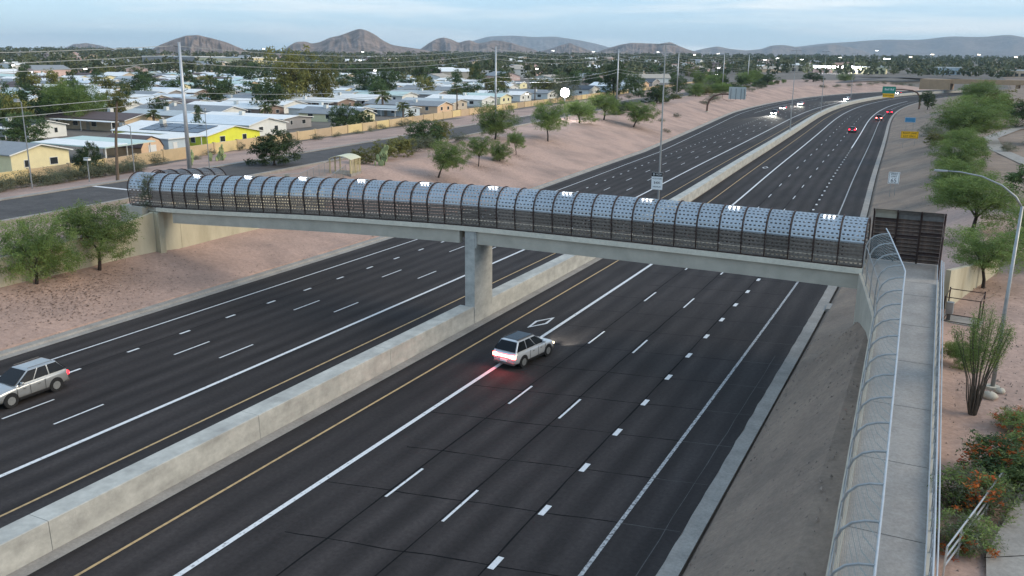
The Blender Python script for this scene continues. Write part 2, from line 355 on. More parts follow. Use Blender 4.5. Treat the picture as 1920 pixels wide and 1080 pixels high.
# sealed joints and cracks in the northbound lanes
def crack(parent, pts, w, m, name='pavement_crack'):
    vs, k = [], len(pts)
    for i, p in enumerate(pts):
        d = Vector(pts[min(i+1, k-1)]) - Vector(pts[max(i-1, 0)]); nn = Vector((-d.y, d.x)).normalized()*w*.5*rng.uniform(.5, 1.3)
        vs += [(p[0]-nn.x, p[1]-nn.y, 0), (p[0]+nn.x, p[1]+nn.y, 0)]
    MB().add([(x, y, .003) for x, y, z in vs], [(2*i, 2*i+1, 2*i+3, 2*i+2) for i in range(k-1)]).build(name, m, parent)
for i in range(17):
    Y = 12.4+i*4.68; xs = np.linspace(0.2, 13.6, 22); ph = rng.random()*9
    crack(nb, [(base(Y)+x, Y-1.4+.2*x+.035*math.sin(x*1.1+ph)+rng.uniform(-.03, .03)) for x in xs if x > (0 if rng.random() < .8 else 3)], .07*(1 if i < 9 else .8), CRACK)
    xs = np.linspace(13.8, 16.2, 5)
    if i < 12: crack(nb, [(base(Y)+x, Y-1.4+.2*x+rng.uniform(-.03, .03)) for x in xs], .045, CRACK2)
for o, w in ((3.35, .08), (6.75, .08), (10.2, .09)):
    crack(nb, [(base(Y)+o+.03*math.sin(Y*.2+o)+rng.uniform(-.02, .02), Y) for Y in np.arange(2, 150, 1.5)], w, CRACK, 'longitudinal_joint')
crack(nb, [(base(Y)+15.6+rng.uniform(-.03, .03), Y) for Y in np.arange(20, 60, 2)], .04, CRACK2)
for o in (-23.2,):
    crack(sb, [(base(Y)+o+rng.uniform(-.04, .04), Y) for Y in np.arange(20, 110, 2)], .07, CRACK, 'longitudinal_joint')

# median barrier: cast in lengths ----------------------------------------------------
bar = empty('median_barrier', (-30.9, 55, 0), 0, 'long pale concrete barrier wall between the two carriageways', 'barrier')
def bar_seg(Y0, Y1):
    pr = []
    n = max(1, int((Y1-Y0)/6))
    for k in range(n+1):
        Y = Y0+(Y1-Y0)*k/n; x = base(Y)-6.4 + 30.9; h = 1.3
        pr.append([(x-.62, Y-55, 0), (x+.64, Y-55, 0), (x+.60, Y-55, h-.03), (x+.57, Y-55, h), (x-.55, Y-55, h), (x-.58, Y-55, h-.03)])
    MB().sweep(None, [list(reversed(r)) for r in pr]).build('barrier_section', CONCW, bar)
Yb = -40
while Yb < 640:
    L = 12.0; s0, s1 = Yb, Yb+L-.025
    if s0 < 55.0 < s1: bar_seg(s0, 54.97); Yb = 57.82; continue
    if s0 < 57.8 and s0 >= 55: s0 = 57.82
    bar_seg(s0, s1); Yb += L

# frontage street behind the embankment ---------------------------------------------
fr = tag(ribbon('frontage_road', lambda Y: fn(Y)-lerp(Y, [30, 60, 76, 90], [10.5, 10.5, 10, 9.2]), fn, 20, 560, TOP+.16, ASPH2, step=3), kind='structure')
fw = lambda Y: fn(Y)-lerp(Y, [30, 60, 76, 90], [10.5, 10.5, 10, 9.2])
for f0, f1 in ((lambda Y: fn(Y), lambda Y: fn(Y)+.5), (lambda Y: fw(Y)-.9, lambda Y: fw(Y))):
    kk = MB(); prr = []
    for Y in np.arange(20, 560, 3.0):
        a, b_ = f0(Y), f1(Y); prr.append([(a, Y, TOP-.6), (b_, Y, TOP-.6), (b_, Y, TOP+.27), (a, Y, TOP+.27)])
    kk.sweep(None, [list(reversed(r)) for r in prr]); tag(kk.build('frontage_kerb', CONCD), kind='structure')
ribbon('stop_line', lambda Y: fn(Y)-11.5, lambda Y: fn(Y)-.6, 68.8, 69.4, TOP+.166, WPAINT, fr)
# joining ramp from the cross street, far away
def rib3(name, pts, w, m, dz=.06):
    mb = MB(); vs = []
    for i, p in enumerate(pts):
        d = Vector(pts[min(i+1, len(pts)-1)]) - Vector(pts[max(0, i-1)]); nn = Vector((-d.y, d.x, 0)).normalized()*w/2
        vs += [(p[0]-nn.x, p[1]-nn.y, p[2]+dz), (p[0]+nn.x, p[1]+nn.y, p[2]+dz)]
    mb.add(vs, [(2*i, 2*i+1, 2*i+3, 2*i+2) for i in range(len(pts)-1)]); return mb.build(name, m)
tag(rib3('entrance_ramp', [(-83, 500, .1), (-82.5, 540, .8), (-78, 590, 2.6), (-68, 640, 4.6), (-52, 700, 6.1), (-30, 760, 6.3), (0, 810, 6.4)], 9, ASPH2, .25), kind='structure')
tag(rib3('cross_street', [(-420, 800, 2.6), (-200, 800, 2.8), (-60, 790, 5.4), (60, 770, 6.2), (300, 740, 6.2)], 16, ASPH2, .3), kind='structure')
# side path on the right bank
pth = tag(rib3('side_path', [(4.4, 8, 4.42), (4.3, 20, 4.42), (4.4, 28, 4.42), (6.2, 36, 4.45), (9.5, 46, 4.5), (12, 60, 4.5)], 3.9, CONCD, .12), kind='structure')
for Y in np.arange(12, 34, 3.2):
    crack(pth, [(2.4+.2*t, Y+.5*t/4) for t in range(0, 20, 4)], .03, CRACK, 'slab_joint')
    pth.children[-1].location.z = 4.545
tag(rib3('side_path', [(13, 120, 4.3), (11, 150, 4.3), (7, 175, 4.3), (6.5, 200, 4.3), (12, 230, 4.3), (25, 260, 4.4)], 2.6, CONCD, .15), kind='structure')

# drain swale on the bank beyond the bridge
sw = MB(); sw.box(-7.45, -4.1, 71.2, 73.0, -.3, .16); sw.box(-6.0, -4.9, 71.7, 72.5, .16, .2)
swo = tag(sw.build('concrete_swale', CONCD, bevel=.03), 'pale concrete drain apron beside the gutter under the footbridge end', 'drain')
gr = MB()
for k in range(7): gr.box(-5.85+.13*k, -5.79+.13*k, 71.75, 72.45, .2, .23)
gr.build('drain_grate', RUST, swo)

# ================================================================== FOOTBRIDGE
KX = [-66, -65.3, -61.5, -52, -44.5, -37, -31, -20, -10, -3.9]; KZ = [6.0, 6.02, 6.05, 6.5, 6.9, 7.13, 7.31, 7.34, 7.30, 7.21]
_kx = np.arange(-66, -3.8, .5); _kz = np.interp(_kx, KX, KZ); _kz = np.convolve(np.pad(_kz, 7, 'edge'), np.ones(15)/15, 'valid')
kz = lambda X: float(np.interp(X, _kx, _kz))
YN, YF = 55.0, 57.8
br = empty('footbridge', (-30.7, 56.4, 0), 0, 'long caged pedestrian footbridge arching over all the highway lanes', 'footbridge')
bo = Vector((-30.7, 56.4, 0))
def bx(name, X0, X1, ya, yb, zlo, zhi, m, n=24, bevel=0, parent=br):
    pr = []
    for k in range(n+1):
        X = X0+(X1-X0)*k/n; z = kz(X)
        pr.append([(X-bo.x, ya-bo.y, z+zlo), (X-bo.x, yb-bo.y, z+zlo), (X-bo.x, yb-bo.y, z+zhi), (X-bo.x, ya-bo.y, z+zhi)])
    return MB().sweep(None, [list(reversed(r)) for r in pr]).build(name, m, parent, bevel=bevel)
KERBM = mat('lit_kerb_concrete', (.66, .61, .50), .85, var=.08, scale=.9, fine=(4, .08), detail=7)  # bridge concrete lightened: the light caught by the proud kerb is painted in
bx('deck_kerb', -62.3, -3.9, YN-.07, YN+.32, -.33, 0, KERBM, 40)
bx('deck_kerb', -62.3, -3.9, YF-.32, YF, -.33, 0, CONC, 40)
bx('deck_slab', -65.8, -3.9, YN+.323, YF-.323, -.42, -.18, CONC, 40)
for X0, X1 in ((-60.6, -31.6), (-30.35, -3.4)):
    for ya in (YN+.16, YF-.16-.45): bx('girder', X0, X1, ya, ya+.45, -1.30, -.335, CONC, 30)
pier = MB(); z1 = kz(-31)-.337
pier.box(-.41, .41, -1.4, 1.4, -.05, z1); pier.box(.41, .52, -1.36, 1.36, z1-1.25, z1-.004)
pier.build('pier', CONCW, br, Vector((-30.66, 56.4, 0))-bo, bevel=.03)
# cage profile: near base up, over, far base
prof = []
for k in range(7): prof.append((.20-.15*k/6, .04+1.42*k/6))
for k in range(1, 16): 
    t = math.pi*k/16; prof.append((1.4-1.35*math.cos(t), 1.46+1.36*math.sin(t)))
for k in range(7): prof.append((2.75-.15*k/6, 1.46-1.42*k/6))
BAY = 1.4445
GALVLOW = mat('dark_reflection_slats', (.27, .24, .21), .45, metal=.45, rgb2=(.17, .15, .135), scale=5, rnd=.2)  # dark ground reflection put into the colour of the lower slat rows
def panel_mesh():
    mb = MB(); w0, w1 = .05, BAY-.05
    cx = [w0+(w1-w0)*k/24 for k in range(25)]
    # arc-length table for splitting every row into a slat and a slotted band
    for i in range(len(prof)-1):
        (y0, z0), (y1, z1_) = prof[i], prof[i+1]
        def at(t, push=0):
            d = Vector((y1-y0, z1_-z0)).normalized(); nn = Vector((-d.y, d.x))
            return (y0+(y1-y0)*t+nn.x*push, z0+(z1_-z0)*t+nn.y*push)
        low = i < 6 or i >= len(prof)-7
        a, b_, c_ = at(0), at(.66, .0 if low else .006), at(1)
        mid = at(.33, .004 if low else .016)
        mm = 1 if low else 0
        if low: a = at(.08)
        mb.add([(w0, *a), (w1, *a), (w1, *mid), (w0, *mid)], [(0, 1, 2, 3)], mm); mb.add([(w0, *mid), (w1, *mid), (w1, *b_), (w0, *b_)], [(0, 1, 2, 3)], mm)
        sh = 0 if i % 2 else 2.5
        edges = [w0]
        for s in range(5):
            xa = w0+(w1-w0)*(s+.22+sh*.10)/5; xb = xa+(w1-w0)*.105
            edges += [xa, min(xb, w1-.01)]
        edges.append(w1)
        for k in range(0, len(edges), 2):
            mb.add([(edges[k], *b_), (edges[k+1], *b_), (edges[k+1], *c_), (edges[k], *c_)], [(0, 1, 2, 3)], mm)
    return mb.mesh('slat_panel', [GALV, GALVLOW])
PAN = panel_mesh()
ribm = MB(); ribm.tube([(0, y-(.05 if k < 14 else -.05), z+ (0.04 if 6 < k < 22 else 0)) for k, (y, z) in enumerate(prof)], .045, 5)
for k in (3, 6, 9, 12): ribm.tube([(-.06, prof[k][0]-.05, prof[k][1]), (.06, prof[k][0]-.05, prof[k][1])], .03, 4)
RIBM = ribm.mesh('rib', RUST)
NB = 42; x_r = -3.94
lampm = MB(); lampm.box(.30, 1.12, 1.06, 1.30, 2.83, 2.88)
LBASE = lampm.mesh('light_housing', STEEL)
LB3 = MB()
LGL = MB().box(0, .085, 0, .08, 0, .05).mesh('light_lens', LAMPS)
for i in range(NB+1):
    X = x_r - BAY*i
    if i == NB: X -= 1.1
    z = kz(max(X, -66))
    place('cage_rib', RIBM, br, Vector((X, YN, z))-bo)
    if i < NB:
        XL = X-BAY if i < NB-1 else X-BAY-1.1
        sl = math.atan2(kz(X)-kz(max(-66, XL)), X-XL)
        p = place('slat_panel', PAN, br, Vector((XL, YN, kz(max(-66, XL))+.005))-bo); p.rotation_euler = (0, -sl, 0)
        if i == NB-1: p.scale = ((X-XL)/BAY, 1, 1)
        if i % 4 == 1 and i < 40:
            ho = place('light_housing', LBASE, br, Vector((XL, YN, z))-bo)
            for k in range(3): place('light_lens', LGL, ho, (.34+.27*k, .93, 2.80))
# bottom rail of the cage
bx('bottom_rail', -65.5, -3.95, YN+.08, YN+.16, .003, .07, RUST, 40)
# tall thin vine hanging over the west end of the cage is added with the plants
# west arm of the cage turning north
arm = empty('cage_passage', (-65.2, 58.2, 6.0), 0, 'dark slatted cage passage bending away behind the west end of the footbridge', 'passage')
PAN2 = PAN.copy(); PAN2.materials.clear(); PAN2.materials.append(mat('dark_slats', (.16, .16, .165), .5, metal=.6, var=.2)); PAN2.materials.append(GALVLOW)
for k in range(6):
    place('cage_rib', RIBM, arm, (1.4, k*BAY, -.075*k*BAY), R_(90))
    if k < 5: place('slat_panel', PAN2, arm, (1.4, k*BAY, -.075*k*BAY), R_(90)).rotation_euler = (0, R_(4.3), R_(90))
MB().prism([(-3.5, -3.2), (0, -3.2), (24, -3.2), (24, -1.7), (0, -.02), (-3.5, -.02)], 'x', -1.35, 1.45).build('ramp_body', CONC, arm)

# west abutment: retaining wall with a pilaster -------------------------------------
ab = empty('west_abutment', (-62.7, 55, 0), 0, 'stained cream concrete retaining wall under the west end of the footbridge', 'retaining wall')
def wall_seg(Y0, Y1, zt0, zt1, nm='wall_panel'):
    MB().prism([(Y0-55, .6), (Y1-55, .6), (Y1-55, zt1), (Y0-55, zt0)], 'x', -.28, .0).build(nm, CONCY, ab)
for Y0, Y1, a, b_ in ((57.9, 63.9, 6.05, 5.75), (63.92, 69.9, 5.75, 5.3), (69.92, 79, 5.3, 4.7)): wall_seg(Y0, Y1, a, b_)
wall_seg(49.2, 54.95, 4.7, 5.62); wall_seg(42, 49.18, 4.4, 4.7); wall_seg(34, 41.98, 4.3, 4.4); wall_seg(24, 33.98, 4.3, 4.3)
MB().box(-.6, .5, -.03, .62, .5, 5.6).build('pilaster', CONCY, ab, bevel=.02)
MB().box(-.9, .02, .63, 2.86, .5, 5.7).build('bearing_wall', CONCY, ab)

# ------------------------------------------------------------------ ramp on the near side
def rz_(Y): return 6.98 - max(0, 53.5-Y)*.078
def rL(Y): return lerp(Y, [8, 24.2, 34.3, 46.7, 54, 59], [-1.25, -1.72, -2.08, -2.55, -3.95, -3.95])
def rR(Y): return lerp(Y, [8, 26, 35.5, 58], [1.05, .84, .62, .12])
rmp = empty('approach_ramp', (-1, 40, 4.4), 0, 'grey concrete walkway ramp with curved mesh fence descending from the footbridge', 'ramp')
ro = Vector((-1, 40, 4.4))
ysr = [8+k*2.4167 for k in range(19)] + [54.0]
ysr = sorted(set(ysr))
prev = None
for Y0, Y1 in list(zip(ysr[:-1:2], ysr[2::2])) + [(ysr[-2] if len(ysr) % 2 == 0 else ysr[-1], 54.03)]:
    if Y1-Y0 < .1: continue
    pr = []
    for k in range(3):
        Y = Y0+(Y1-.04-Y0)*k/2; z = rz_(Y)
        pr.append([(rL(Y)+.25-ro.x, Y-ro.y, z-.35-ro.z), (rR(Y)-.05-ro.x, Y-ro.y, z-.35-ro.z), (rR(Y)-.05-ro.x, Y-ro.y, z-ro.z), (rL(Y)+.25-ro.x, Y-ro.y, z-ro.z)])
    MB().sweep(None, [list(reversed(r)) for r in pr]).build('deck_slab', DECK, rmp)
for f0, f1, nm in ((lambda Y: rL(Y)-.05, lambda Y: rL(Y)+.245, 'left_wall'), (lambda Y: rR(Y)-.045, lambda Y: rR(Y)+.2, 'right_wall')):
    pr = []
    for Y in ysr:
        z = rz_(Y)+.17; pr.append([(f0(Y)-ro.x, Y-ro.y, -1.6 if nm == 'left_wall' else -.4), (f1(Y)-ro.x, Y-ro.y, -1.6 if nm == 'left_wall' else -.4), (f1(Y)-ro.x, Y-ro.y, z-ro.z), (f0(Y)-ro.x, Y-ro.y, z-ro.z)])
    MB().sweep(None, [list(reversed(r)) for r in pr]).build(nm, CONC, rmp)
# fence on the left edge: posts that curve inwards
fence = empty('curved_mesh_fence', (-2.2, 40, 6), 0, 'tall wire mesh fence curving over the left edge of the walkway ramp', 'fence')
fo = Vector((-2.2, 40, 6))
fp = [(0, 0), (0, .7), (0, 1.3), (.03, 1.75), (.16, 2.1), (.40, 2.36), (.72, 2.50), (1.1, 2.56)]
def inw(Y): return lerp(Y, [44, 55], [1.0, 1.08])
ypost = [9.2+k*2.02 for k in range(23)]
for Y in ypost:
    zb = rz_(Y)+.17
    MB().tube([(rL(Y)+.1+a*inw(Y)-fo.x, Y-fo.y, zb+b_-fo.z) for a, b_ in fp], .038, 6).build('fence_post', STEEL, fence)
yy = [y for y in np.arange(9.2, 53.8, 1.01)]
for nm, (a, b_), r in (('top_rail', fp[-1], .036), ('knee_rail', fp[3], .022), ('bottom_rail', (0, .08), .02), ('middle_rail', (0, .85), .02)):
    pts = [(rL(Y)+.1+a*inw(Y)-fo.x, Y-fo.y, rz_(Y)+.17+b_-fo.z) for Y in yy]
    if nm == 'top_rail':
        Y = 53.6; pts += [(rL(Y)+.1-fo.x+.9, Y+1.6-fo.y, rz_(Y)+2.75-fo.z)]
    MB().tube(pts, r, 6).build(nm, RAIL if nm == 'top_rail' else STEEL, fence)
for i in range(len(ypost)-1):
    pr = []
    for Y in (ypost[i], ypost[i+1]):
        zb = rz_(Y)+.17; pr.append([(rL(Y)+.1+a*inw(Y)-fo.x, Y-fo.y, zb+b_-fo.z) for a, b_ in fp])
    MB().sweep(None, pr, closed=False).build('mesh_sheet', SCREEN, fence)
# railing on the right edge
rail = empty('ramp_railing', (.6, 40, 6), 0, 'pale double metal railing along the right edge of the walkway ramp', 'railing')
ra = Vector((.6, 40, 6))
for nm, h, dx, r in (('top_rail', 1.12, .06, .032), ('middle_rail', .62, .06, .02), ('bottom_rail', .15, .06, .02), ('hand_rail', .86, -.12, .024), ('outer_rail', 1.05, .17, .028)):
    MB().tube([(rR(Y)+dx-ra.x, Y-ra.y, rz_(Y)+.17+h-ra.z) for Y in np.arange(8.5, 55, 2.0)], r, 6).build(nm, RAIL, rail)
for Y in np.arange(8.6, 54.5, 1.2):
    MB().box(rR(Y)+.03-ra.x, rR(Y)+.09-ra.x, Y-.03-ra.y, Y+.03-ra.y, rz_(Y)+.17-ra.z, rz_(Y)+1.3-ra.z).build('railing_post', STEEL, rail)
bal = MB()
for Y in np.arange(8.6, 54.5, .3):
    bal.box(rR(Y)+.05-ra.x, rR(Y)+.07-ra.x, Y-.01-ra.y, Y+.01-ra.y, rz_(Y)+.3-ra.z, rz_(Y)+1.27-ra.z)
tag(bal.build('balusters', STEEL, rail), kind='stuff')

# east landing with its slatted end wall
la = empty('bridge_landing', (-1.9, 57, 4.4), 0, 'square landing with rusty slatted back wall at the east end of the footbridge', 'landing')
lo = Vector((-1.9, 57, 4.4))
def lbox(nm, x0, x1, y0, y1, z0, z1, m, bev=0): return MB().box(x0-lo.x, x1-lo.x, y0-lo.y, y1-lo.y, z0-lo.z, z1-lo.z).build(nm, m, la, bevel=bev)
lbox('landing_slab', -3.88, .22, 54.02, 59.6, 6.2, 6.98, DECK)
lbox('abutment_wall', -3.6, .15, 57.9, 59.5, 1.0, 6.19, CONCY)
lbox('abutment_pedestal', -3.88, -3.0, 54.4, 57.85, 1.0, 6.19, CONC)
zb = 6.98
slatm = {}
for bi, (x0, x1) in enumerate(((-3.8, -2.55), (-2.45, -1.2), (-1.1, .1))):
    for r in range(11):
        z = zb+.04+r*.245
        q = MB()
        q.prism([(-.02, 0), (.02, 0), (.05, .11), (.02, .232), (-.02, .232), (.01, .11)], 'x', x0, x1)
        q.build('wall_slat', RUSTW if (r*7+bi*3) % 5 else RUST, la, Vector((0, 59.3+.012*((r+bi) % 2), z))-lo)
    # curved top panel leaning over
    q = MB(); pts = [(59.3, zb+2.72), (59.22, zb+3.0), (59.0, zb+3.22), (58.68, zb+3.34)]
    q.sweep(None, [[(x, y, z) for x in (x0, x1)] for y, z in pts], closed=False)
    q.build('roof_panel', mat('cream_roof_panel', (.42, .40, .33), .6, var=.1) if bi == 0 else mat('grey_roof_panel', (.17, .17, .165), .6, var=.25, scale=4), la, -lo)
for x in (-3.86, -2.5, -1.15, .17):
    q = MB(); q.tube([(x, 59.22, zb-.02), (x, 59.2, zb+2.6), (x, 59.12, zb+2.98), (x, 58.9, zb+3.2), (x, 58.6, zb+3.32)], .06, 6); q.build('wall_post', RUST, la, -lo)
for y in (55.3, 57.2):
    MB().tube([(.17, y, zb), (.17, y, zb+2.5)], .05, 6).build('wall_post', RUST, la, -lo)
for r in range(9):
    MB().box(.15, .18, 55.3, 59.2, zb+.1+r*.28, zb+.26+r*.28).build('wall_slat', RUSTW, la, -lo)
# block wall running off to the right from the landing
ew = MB(); ew.prism([(58.6, 3.4), (66, 3.4), (72, 3.6), (72, 5.6), (66, 6.1), (58.6, 6.95)], 'x', 0, .3)
o_ = ew.build('bank_wall', CONCY, None, (.5, 0, 0), 0); o_.rotation_euler = (0, 0, R_(-14)); o_.location = (-13.6, 1.6, 0)
tag(o_, 'cream stained concrete wing wall beside the trees at the footbridge landing', 'wall')
# west end shelter and fence
sh = empty('arched_shelter', (-72.3, 95.5, 4.05), R_(12), 'small tan shelter with pale arched roof at the top of the embankment', 'shelter')
TAN = mat('tan_paint', (.52, .44, .24), .7, var=.1); PALE = mat('pale_yellow_metal', (.62, .60, .42), .5, var=.06)
q = MB(); pts = []
for k in range(9):
    t = -1+2*k/8; pts.append([(t*1.6, -1.5, 2.35-.45*t*t), (t*1.6, 1.9, 2.35-.45*t*t), (t*1.6, 1.9, 2.29-.45*t*t), (t*1.6, -1.5, 2.29-.45*t*t)])
q.sweep(None, pts); q.build('arched_roof', PALE, sh)
for x in (-1.45, 1.45):
    for y in (-1.35, .2, 1.75): MB().box(x-.07, x+.07, y-.07, y+.07, -.4, 1.95).build('column', TAN, sh)
for k in range(7): MB().box(1.44, 1.48, -1.2+k*.43, -1.02+k*.43, 0, 1.9).build('side_board', TAN, sh)
MB().box(-1.6, 1.6, -1.5, 1.9, -.5, .02).build('floor_slab', CONCD, sh)
def chain_fence(pts, h, label, n):
    f = empty('chain_link_fence', (*pts[0][:2], pts[0][2]), 0, label, 'fence'); o0 = Vector(pts[0])
    P = []
    for i in range(n+1):
        t = i/n*(len(pts)-1); k = min(int(t), len(pts)-2); P.append(Vector(pts[k]).lerp(Vector(pts[k+1]), t-k)-o0)
    for p in P: MB().tube([p, p+Vector((0, 0, h))], .03, 5).build('fence_post', STEEL, f)
    MB().tube([p+Vector((0, 0, h)) for p in P], .025, 5).build('top_rail', STEEL, f)
    for a, b_ in zip(P, P[1:]): MB().add([a, b_, b_+Vector((0, 0, h)), a+Vector((0, 0, h))], [(0, 1, 2, 3)]).build('mesh_sheet', SCREEN, f)
chain_fence([(-66.9, 67, 5.3), (-66.8, 80, 4.35), (-73.6, 94, 4.0)], 1.7, 'wire mesh fence between the dark cage passage and the tan shelter', 10)
chain_fence([(-63.5, 66.5, 5.4), (-63.5, 81, 4.4), (-70.8, 93.8, 3.9)], 1.4, 'low wire mesh fence along the top of the cream retaining wall', 10)
# ================================================================== HOMES
def cmat(name, h, **k): return mat(name, h, **{**dict(rough=.75, var=.07, scale=.8, detail=6), **k})
WALLS = {'cream yellow': cmat('w_cream', (.80, .70, .42)), 'white': cmat('w_white', (.74, .74, .70)), 'bright yellow': cmat('w_bright', (.80, .80, .08)),
 'tan': cmat('w_tan', (.62, .48, .33)), 'grey': cmat('w_grey', (.34, .32, .31)), 'pale yellow': cmat('w_pale', (.80, .73, .46)), 'peach': cmat('w_peach', (.74, .51, .33)),
 'beige': cmat('w_beige', (.55, .47, .37)), 'brown': cmat('w_brown', (.27, .20, .165)), 'pale blue': cmat('w_blue', (.52, .60, .65)), 'pink': cmat('w_pink', (.66, .47, .42))}
ROOFS = {'white': cmat('r_white', (.80, .80, .78)), 'pale blue': cmat('r_pale', (.64, .70, .74)), 'grey': cmat('r_grey', (.26, .275, .29)), 'brown': cmat('r_brown', (.115, .082, .078)),
 'dark': cmat('r_dark', (.075, .085, .10)), 'silver': cmat('r_silver', (.45, .49, .50)), 'pale green': cmat('r_green', (.52, .64, .60)), 'clay': cmat('r_clay', (.34, .22, .17)), 'stone': cmat('r_stone', (.42, .37, .31))}
TRIM = cmat('white_trim', (.78, .77, .74)); WINM = mat('window_pane', (.03, .035, .04), .15, var=.2, scale=2, spec=.6); DOORM = cmat('door_paint', (.40, .36, .30)); BOXM = cmat('cooler_metal', (.66, .66, .62)); SOLAR = mat('solar_cells', (.012, .018, .035), .15, spec=.6, var=.1)
POSTM = TRIM
def home(X, Yc, w, L, wall, roof, label, group=None, hw=2.5, rise=None, detail=2, carport=None, solar=False, cooler=True, zb=None, rz=0, seed=0, cat='house'):
    """ridge runs west from the gable end that faces the highway"""
    rr = random.Random(seed+int(X*7+Yc*13)); rise = rise if rise is not None else w*.11
    zb = town(X, Yc) if zb is None else zb; h = empty('mobile_home', (X, Yc, zb-.1), rz, label, cat, group)
    a = w/2
    wb = MB().prism([(-a, 0), (a, 0), (a, hw), (0, hw+rise), (-a, hw)], 'x', -L, 0).build('wall', WALLS[wall], h)
    rf = MB(); t = .13; ov = .45; sl = rise/a
    rf.prism([(0, hw+rise+.02), (0, hw+rise+.02+t), (-a-ov, hw-ov*sl+.02+t), (-a-ov, hw-ov*sl+.02)], 'x', -L-ov, ov)
    rf.prism([(0, hw+rise+.02), (a+ov, hw-ov*sl+.02), (a+ov, hw-ov*sl+.02+t), (0, hw+rise+.02+t)], 'x', -L-ov, ov)
    ro_ = rf.build('roof', ROOFS[roof], h)
    if detail >= 1:
        for s in (-1, 1):
            MB().prism([(0, hw+rise-.02), (s*(a+ov), hw-ov*sl-.02), (s*(a+ov), hw-ov*sl+.14), (0, hw+rise+.14)], 'x', ov+.003, ov+.04).build('fascia', TRIM, ro_)
    def window(y, z, ww, wh, side):
        f = MB(); p = MB()
        if side == 'e':
            f.box(.01, .06, y-ww/2-.07, y+ww/2+.07, z-wh/2-.07, z+wh/2+.07); p.box(.062, .075, y-ww/2, y+ww/2, z-wh/2, z+wh/2)
        else:
            f.box(y-ww/2-.07, y+ww/2+.07, -a-.06, -a-.01, z-wh/2-.07, z+wh/2+.07); p.box(y-ww/2, y+ww/2, -a-.075, -a-.062, z-wh/2, z+wh/2)
        fo_ = f.build('window', TRIM, h); p.build('pane', WINM, fo_)
    if detail >= 1:
        for y in ((-w*.22, w*.2) if detail > 1 else (w*.1,)): window(y+rr.uniform(-.3, .3), 1.5, rr.choice((.7, 1.0, 1.2)), .95, 'e')
        n = max(1, int(L/6)) if detail > 1 else 2
        for k in range(n): window(-L*(k+.6)/(n+.3), 1.5, rr.choice((1., 1.5)), 1.0, 's')
    if detail > 1:
        MB().box(-L*.45-.5, -L*.45+.5, -a-.06, -a-.01, .1, 2.1).build('door', DOORM, h)
    if cooler and (detail > 1 or rr.random() < .4):
        x = -rr.uniform(.25, .75)*L; y = rr.uniform(-.4, .1)*w
        zc = hw+rise-abs(y)*sl; MB().box(x-.5, x+.5, y-.45, y+.45, zc+.05, zc+1.0).build('roof_cooler', BOXM, h, bevel=.03)
    if carport:
        cw, cl, x1 = carport
        c = MB().box(-x1-cl, -x1, -a-cw, -a-ov-.06, hw-.32, hw-.2).build('carport_roof', ROOFS['white'], h)
        for x in (-x1-cl+.3, -x1-cl/2, -x1-.3): MB().box(x-.06, x+.06, -a-cw+.15, -a-cw+.27, 0, hw-.325).build('carport_post', POSTM, h)
    if solar:
        for k in range(4):
            for r in range(2):
                y0 = -a*.15-r*a*.38; y1 = y0-a*.35; x0 = -L*.12-k*L*.16; x1 = x0-L*.15
                MB().add([(x0, y0, hw+rise+y0*sl+.26), (x1, y0, hw+rise+y0*sl+.26), (x1, y1, hw+rise+y1*sl+.26), (x0, y1, hw+rise+y1*sl+.26), (x0, y0, hw+rise+y0*sl+.17), (x1, y0, hw+rise+y0*sl+.17), (x1, y1, hw+rise+y1*sl+.17), (x0, y1, hw+rise+y1*sl+.17)],
                         [(0, 3, 2, 1), (0, 1, 5, 4), (1, 2, 6, 5), (2, 3, 7, 6), (3, 0, 4, 7)]).build('solar_panel', SOLAR, ro_)
    return h
G1 = 'homes beside the block wall'
home(-117.5, 84.0, 9.2, 20, 'cream yellow', 'grey', 'cream gabled home with grey roof at the left edge behind the hedge', G1, hw=2.9, rise=1.1)
home(-121.9, 127.4, 14.0, 24, 'bright yellow', 'white', 'bright yellow gabled home with dark solar panels on its white roof', G1, hw=2.3, rise=1.35, solar=True, carport=(4, 16, 4))
home(-130.9, 147.0, 11.5, 24, 'white', 'pale blue', 'white gabled home with pale blue roof right behind the bright yellow one', G1, hw=2.5, rise=1.2)
home(-138.0, 165.0, 10, 26, 'grey', 'white', 'long grey home with flat white roof left of the round dark bush', G1, hw=2.4, rise=.5, carport=(4.5, 18, 1))
home(-135.0, 187.8, 8.4, 18, 'pale yellow', 'grey', 'small pale yellow gabled home with grey roof close to the wall', G1, hw=2.2, rise=1.3)
home(-144.0, 199.5, 9, 22, 'white', 'pale blue', 'wide pale blue roof just behind the small pale yellow home', G1, hw=2.4, rise=.7)
home(-139.0, 216.0, 8, 14, 'pale blue', 'silver', 'low pale blue shed home between two palms at the wall', G1, hw=2.2, rise=.5, carport=(3, 10, 1))
home(-138.2, 233.0, 9, 26, 'peach', 'grey', 'peach gabled home with long grey brown roof beside the tall palm', G1, hw=2.3, rise=1.1)
home(-143.8, 252.0, 9, 20, 'beige', 'silver', 'beige home with silver roof, next beyond the peach gabled one', G1, hw=2.3, rise=.9)
home(-144.0, 272.6, 11, 22, 'white', 'white', 'white home with white roof behind the feathery tree by the pole', G1, hw=2.5, rise=1.0)
home(-148.0, 293, 9, 22, 'pale yellow', 'pale green', 'pale yellow home with pale green roof left of the glaring floodlight', G1)
home(-150.0, 314, 10, 20, 'white', 'white', 'white roofed home directly left of the glaring floodlight', G1)
home(-148.0, 335, 10, 20, 'white', 'grey', 'grey roofed white home directly behind the glaring floodlight', G1)
home(-147.0, 379, 13, 22, 'white', 'dark', 'white home with dark roof to the right of the glaring floodlight', G1, hw=2.8, rise=1.5)
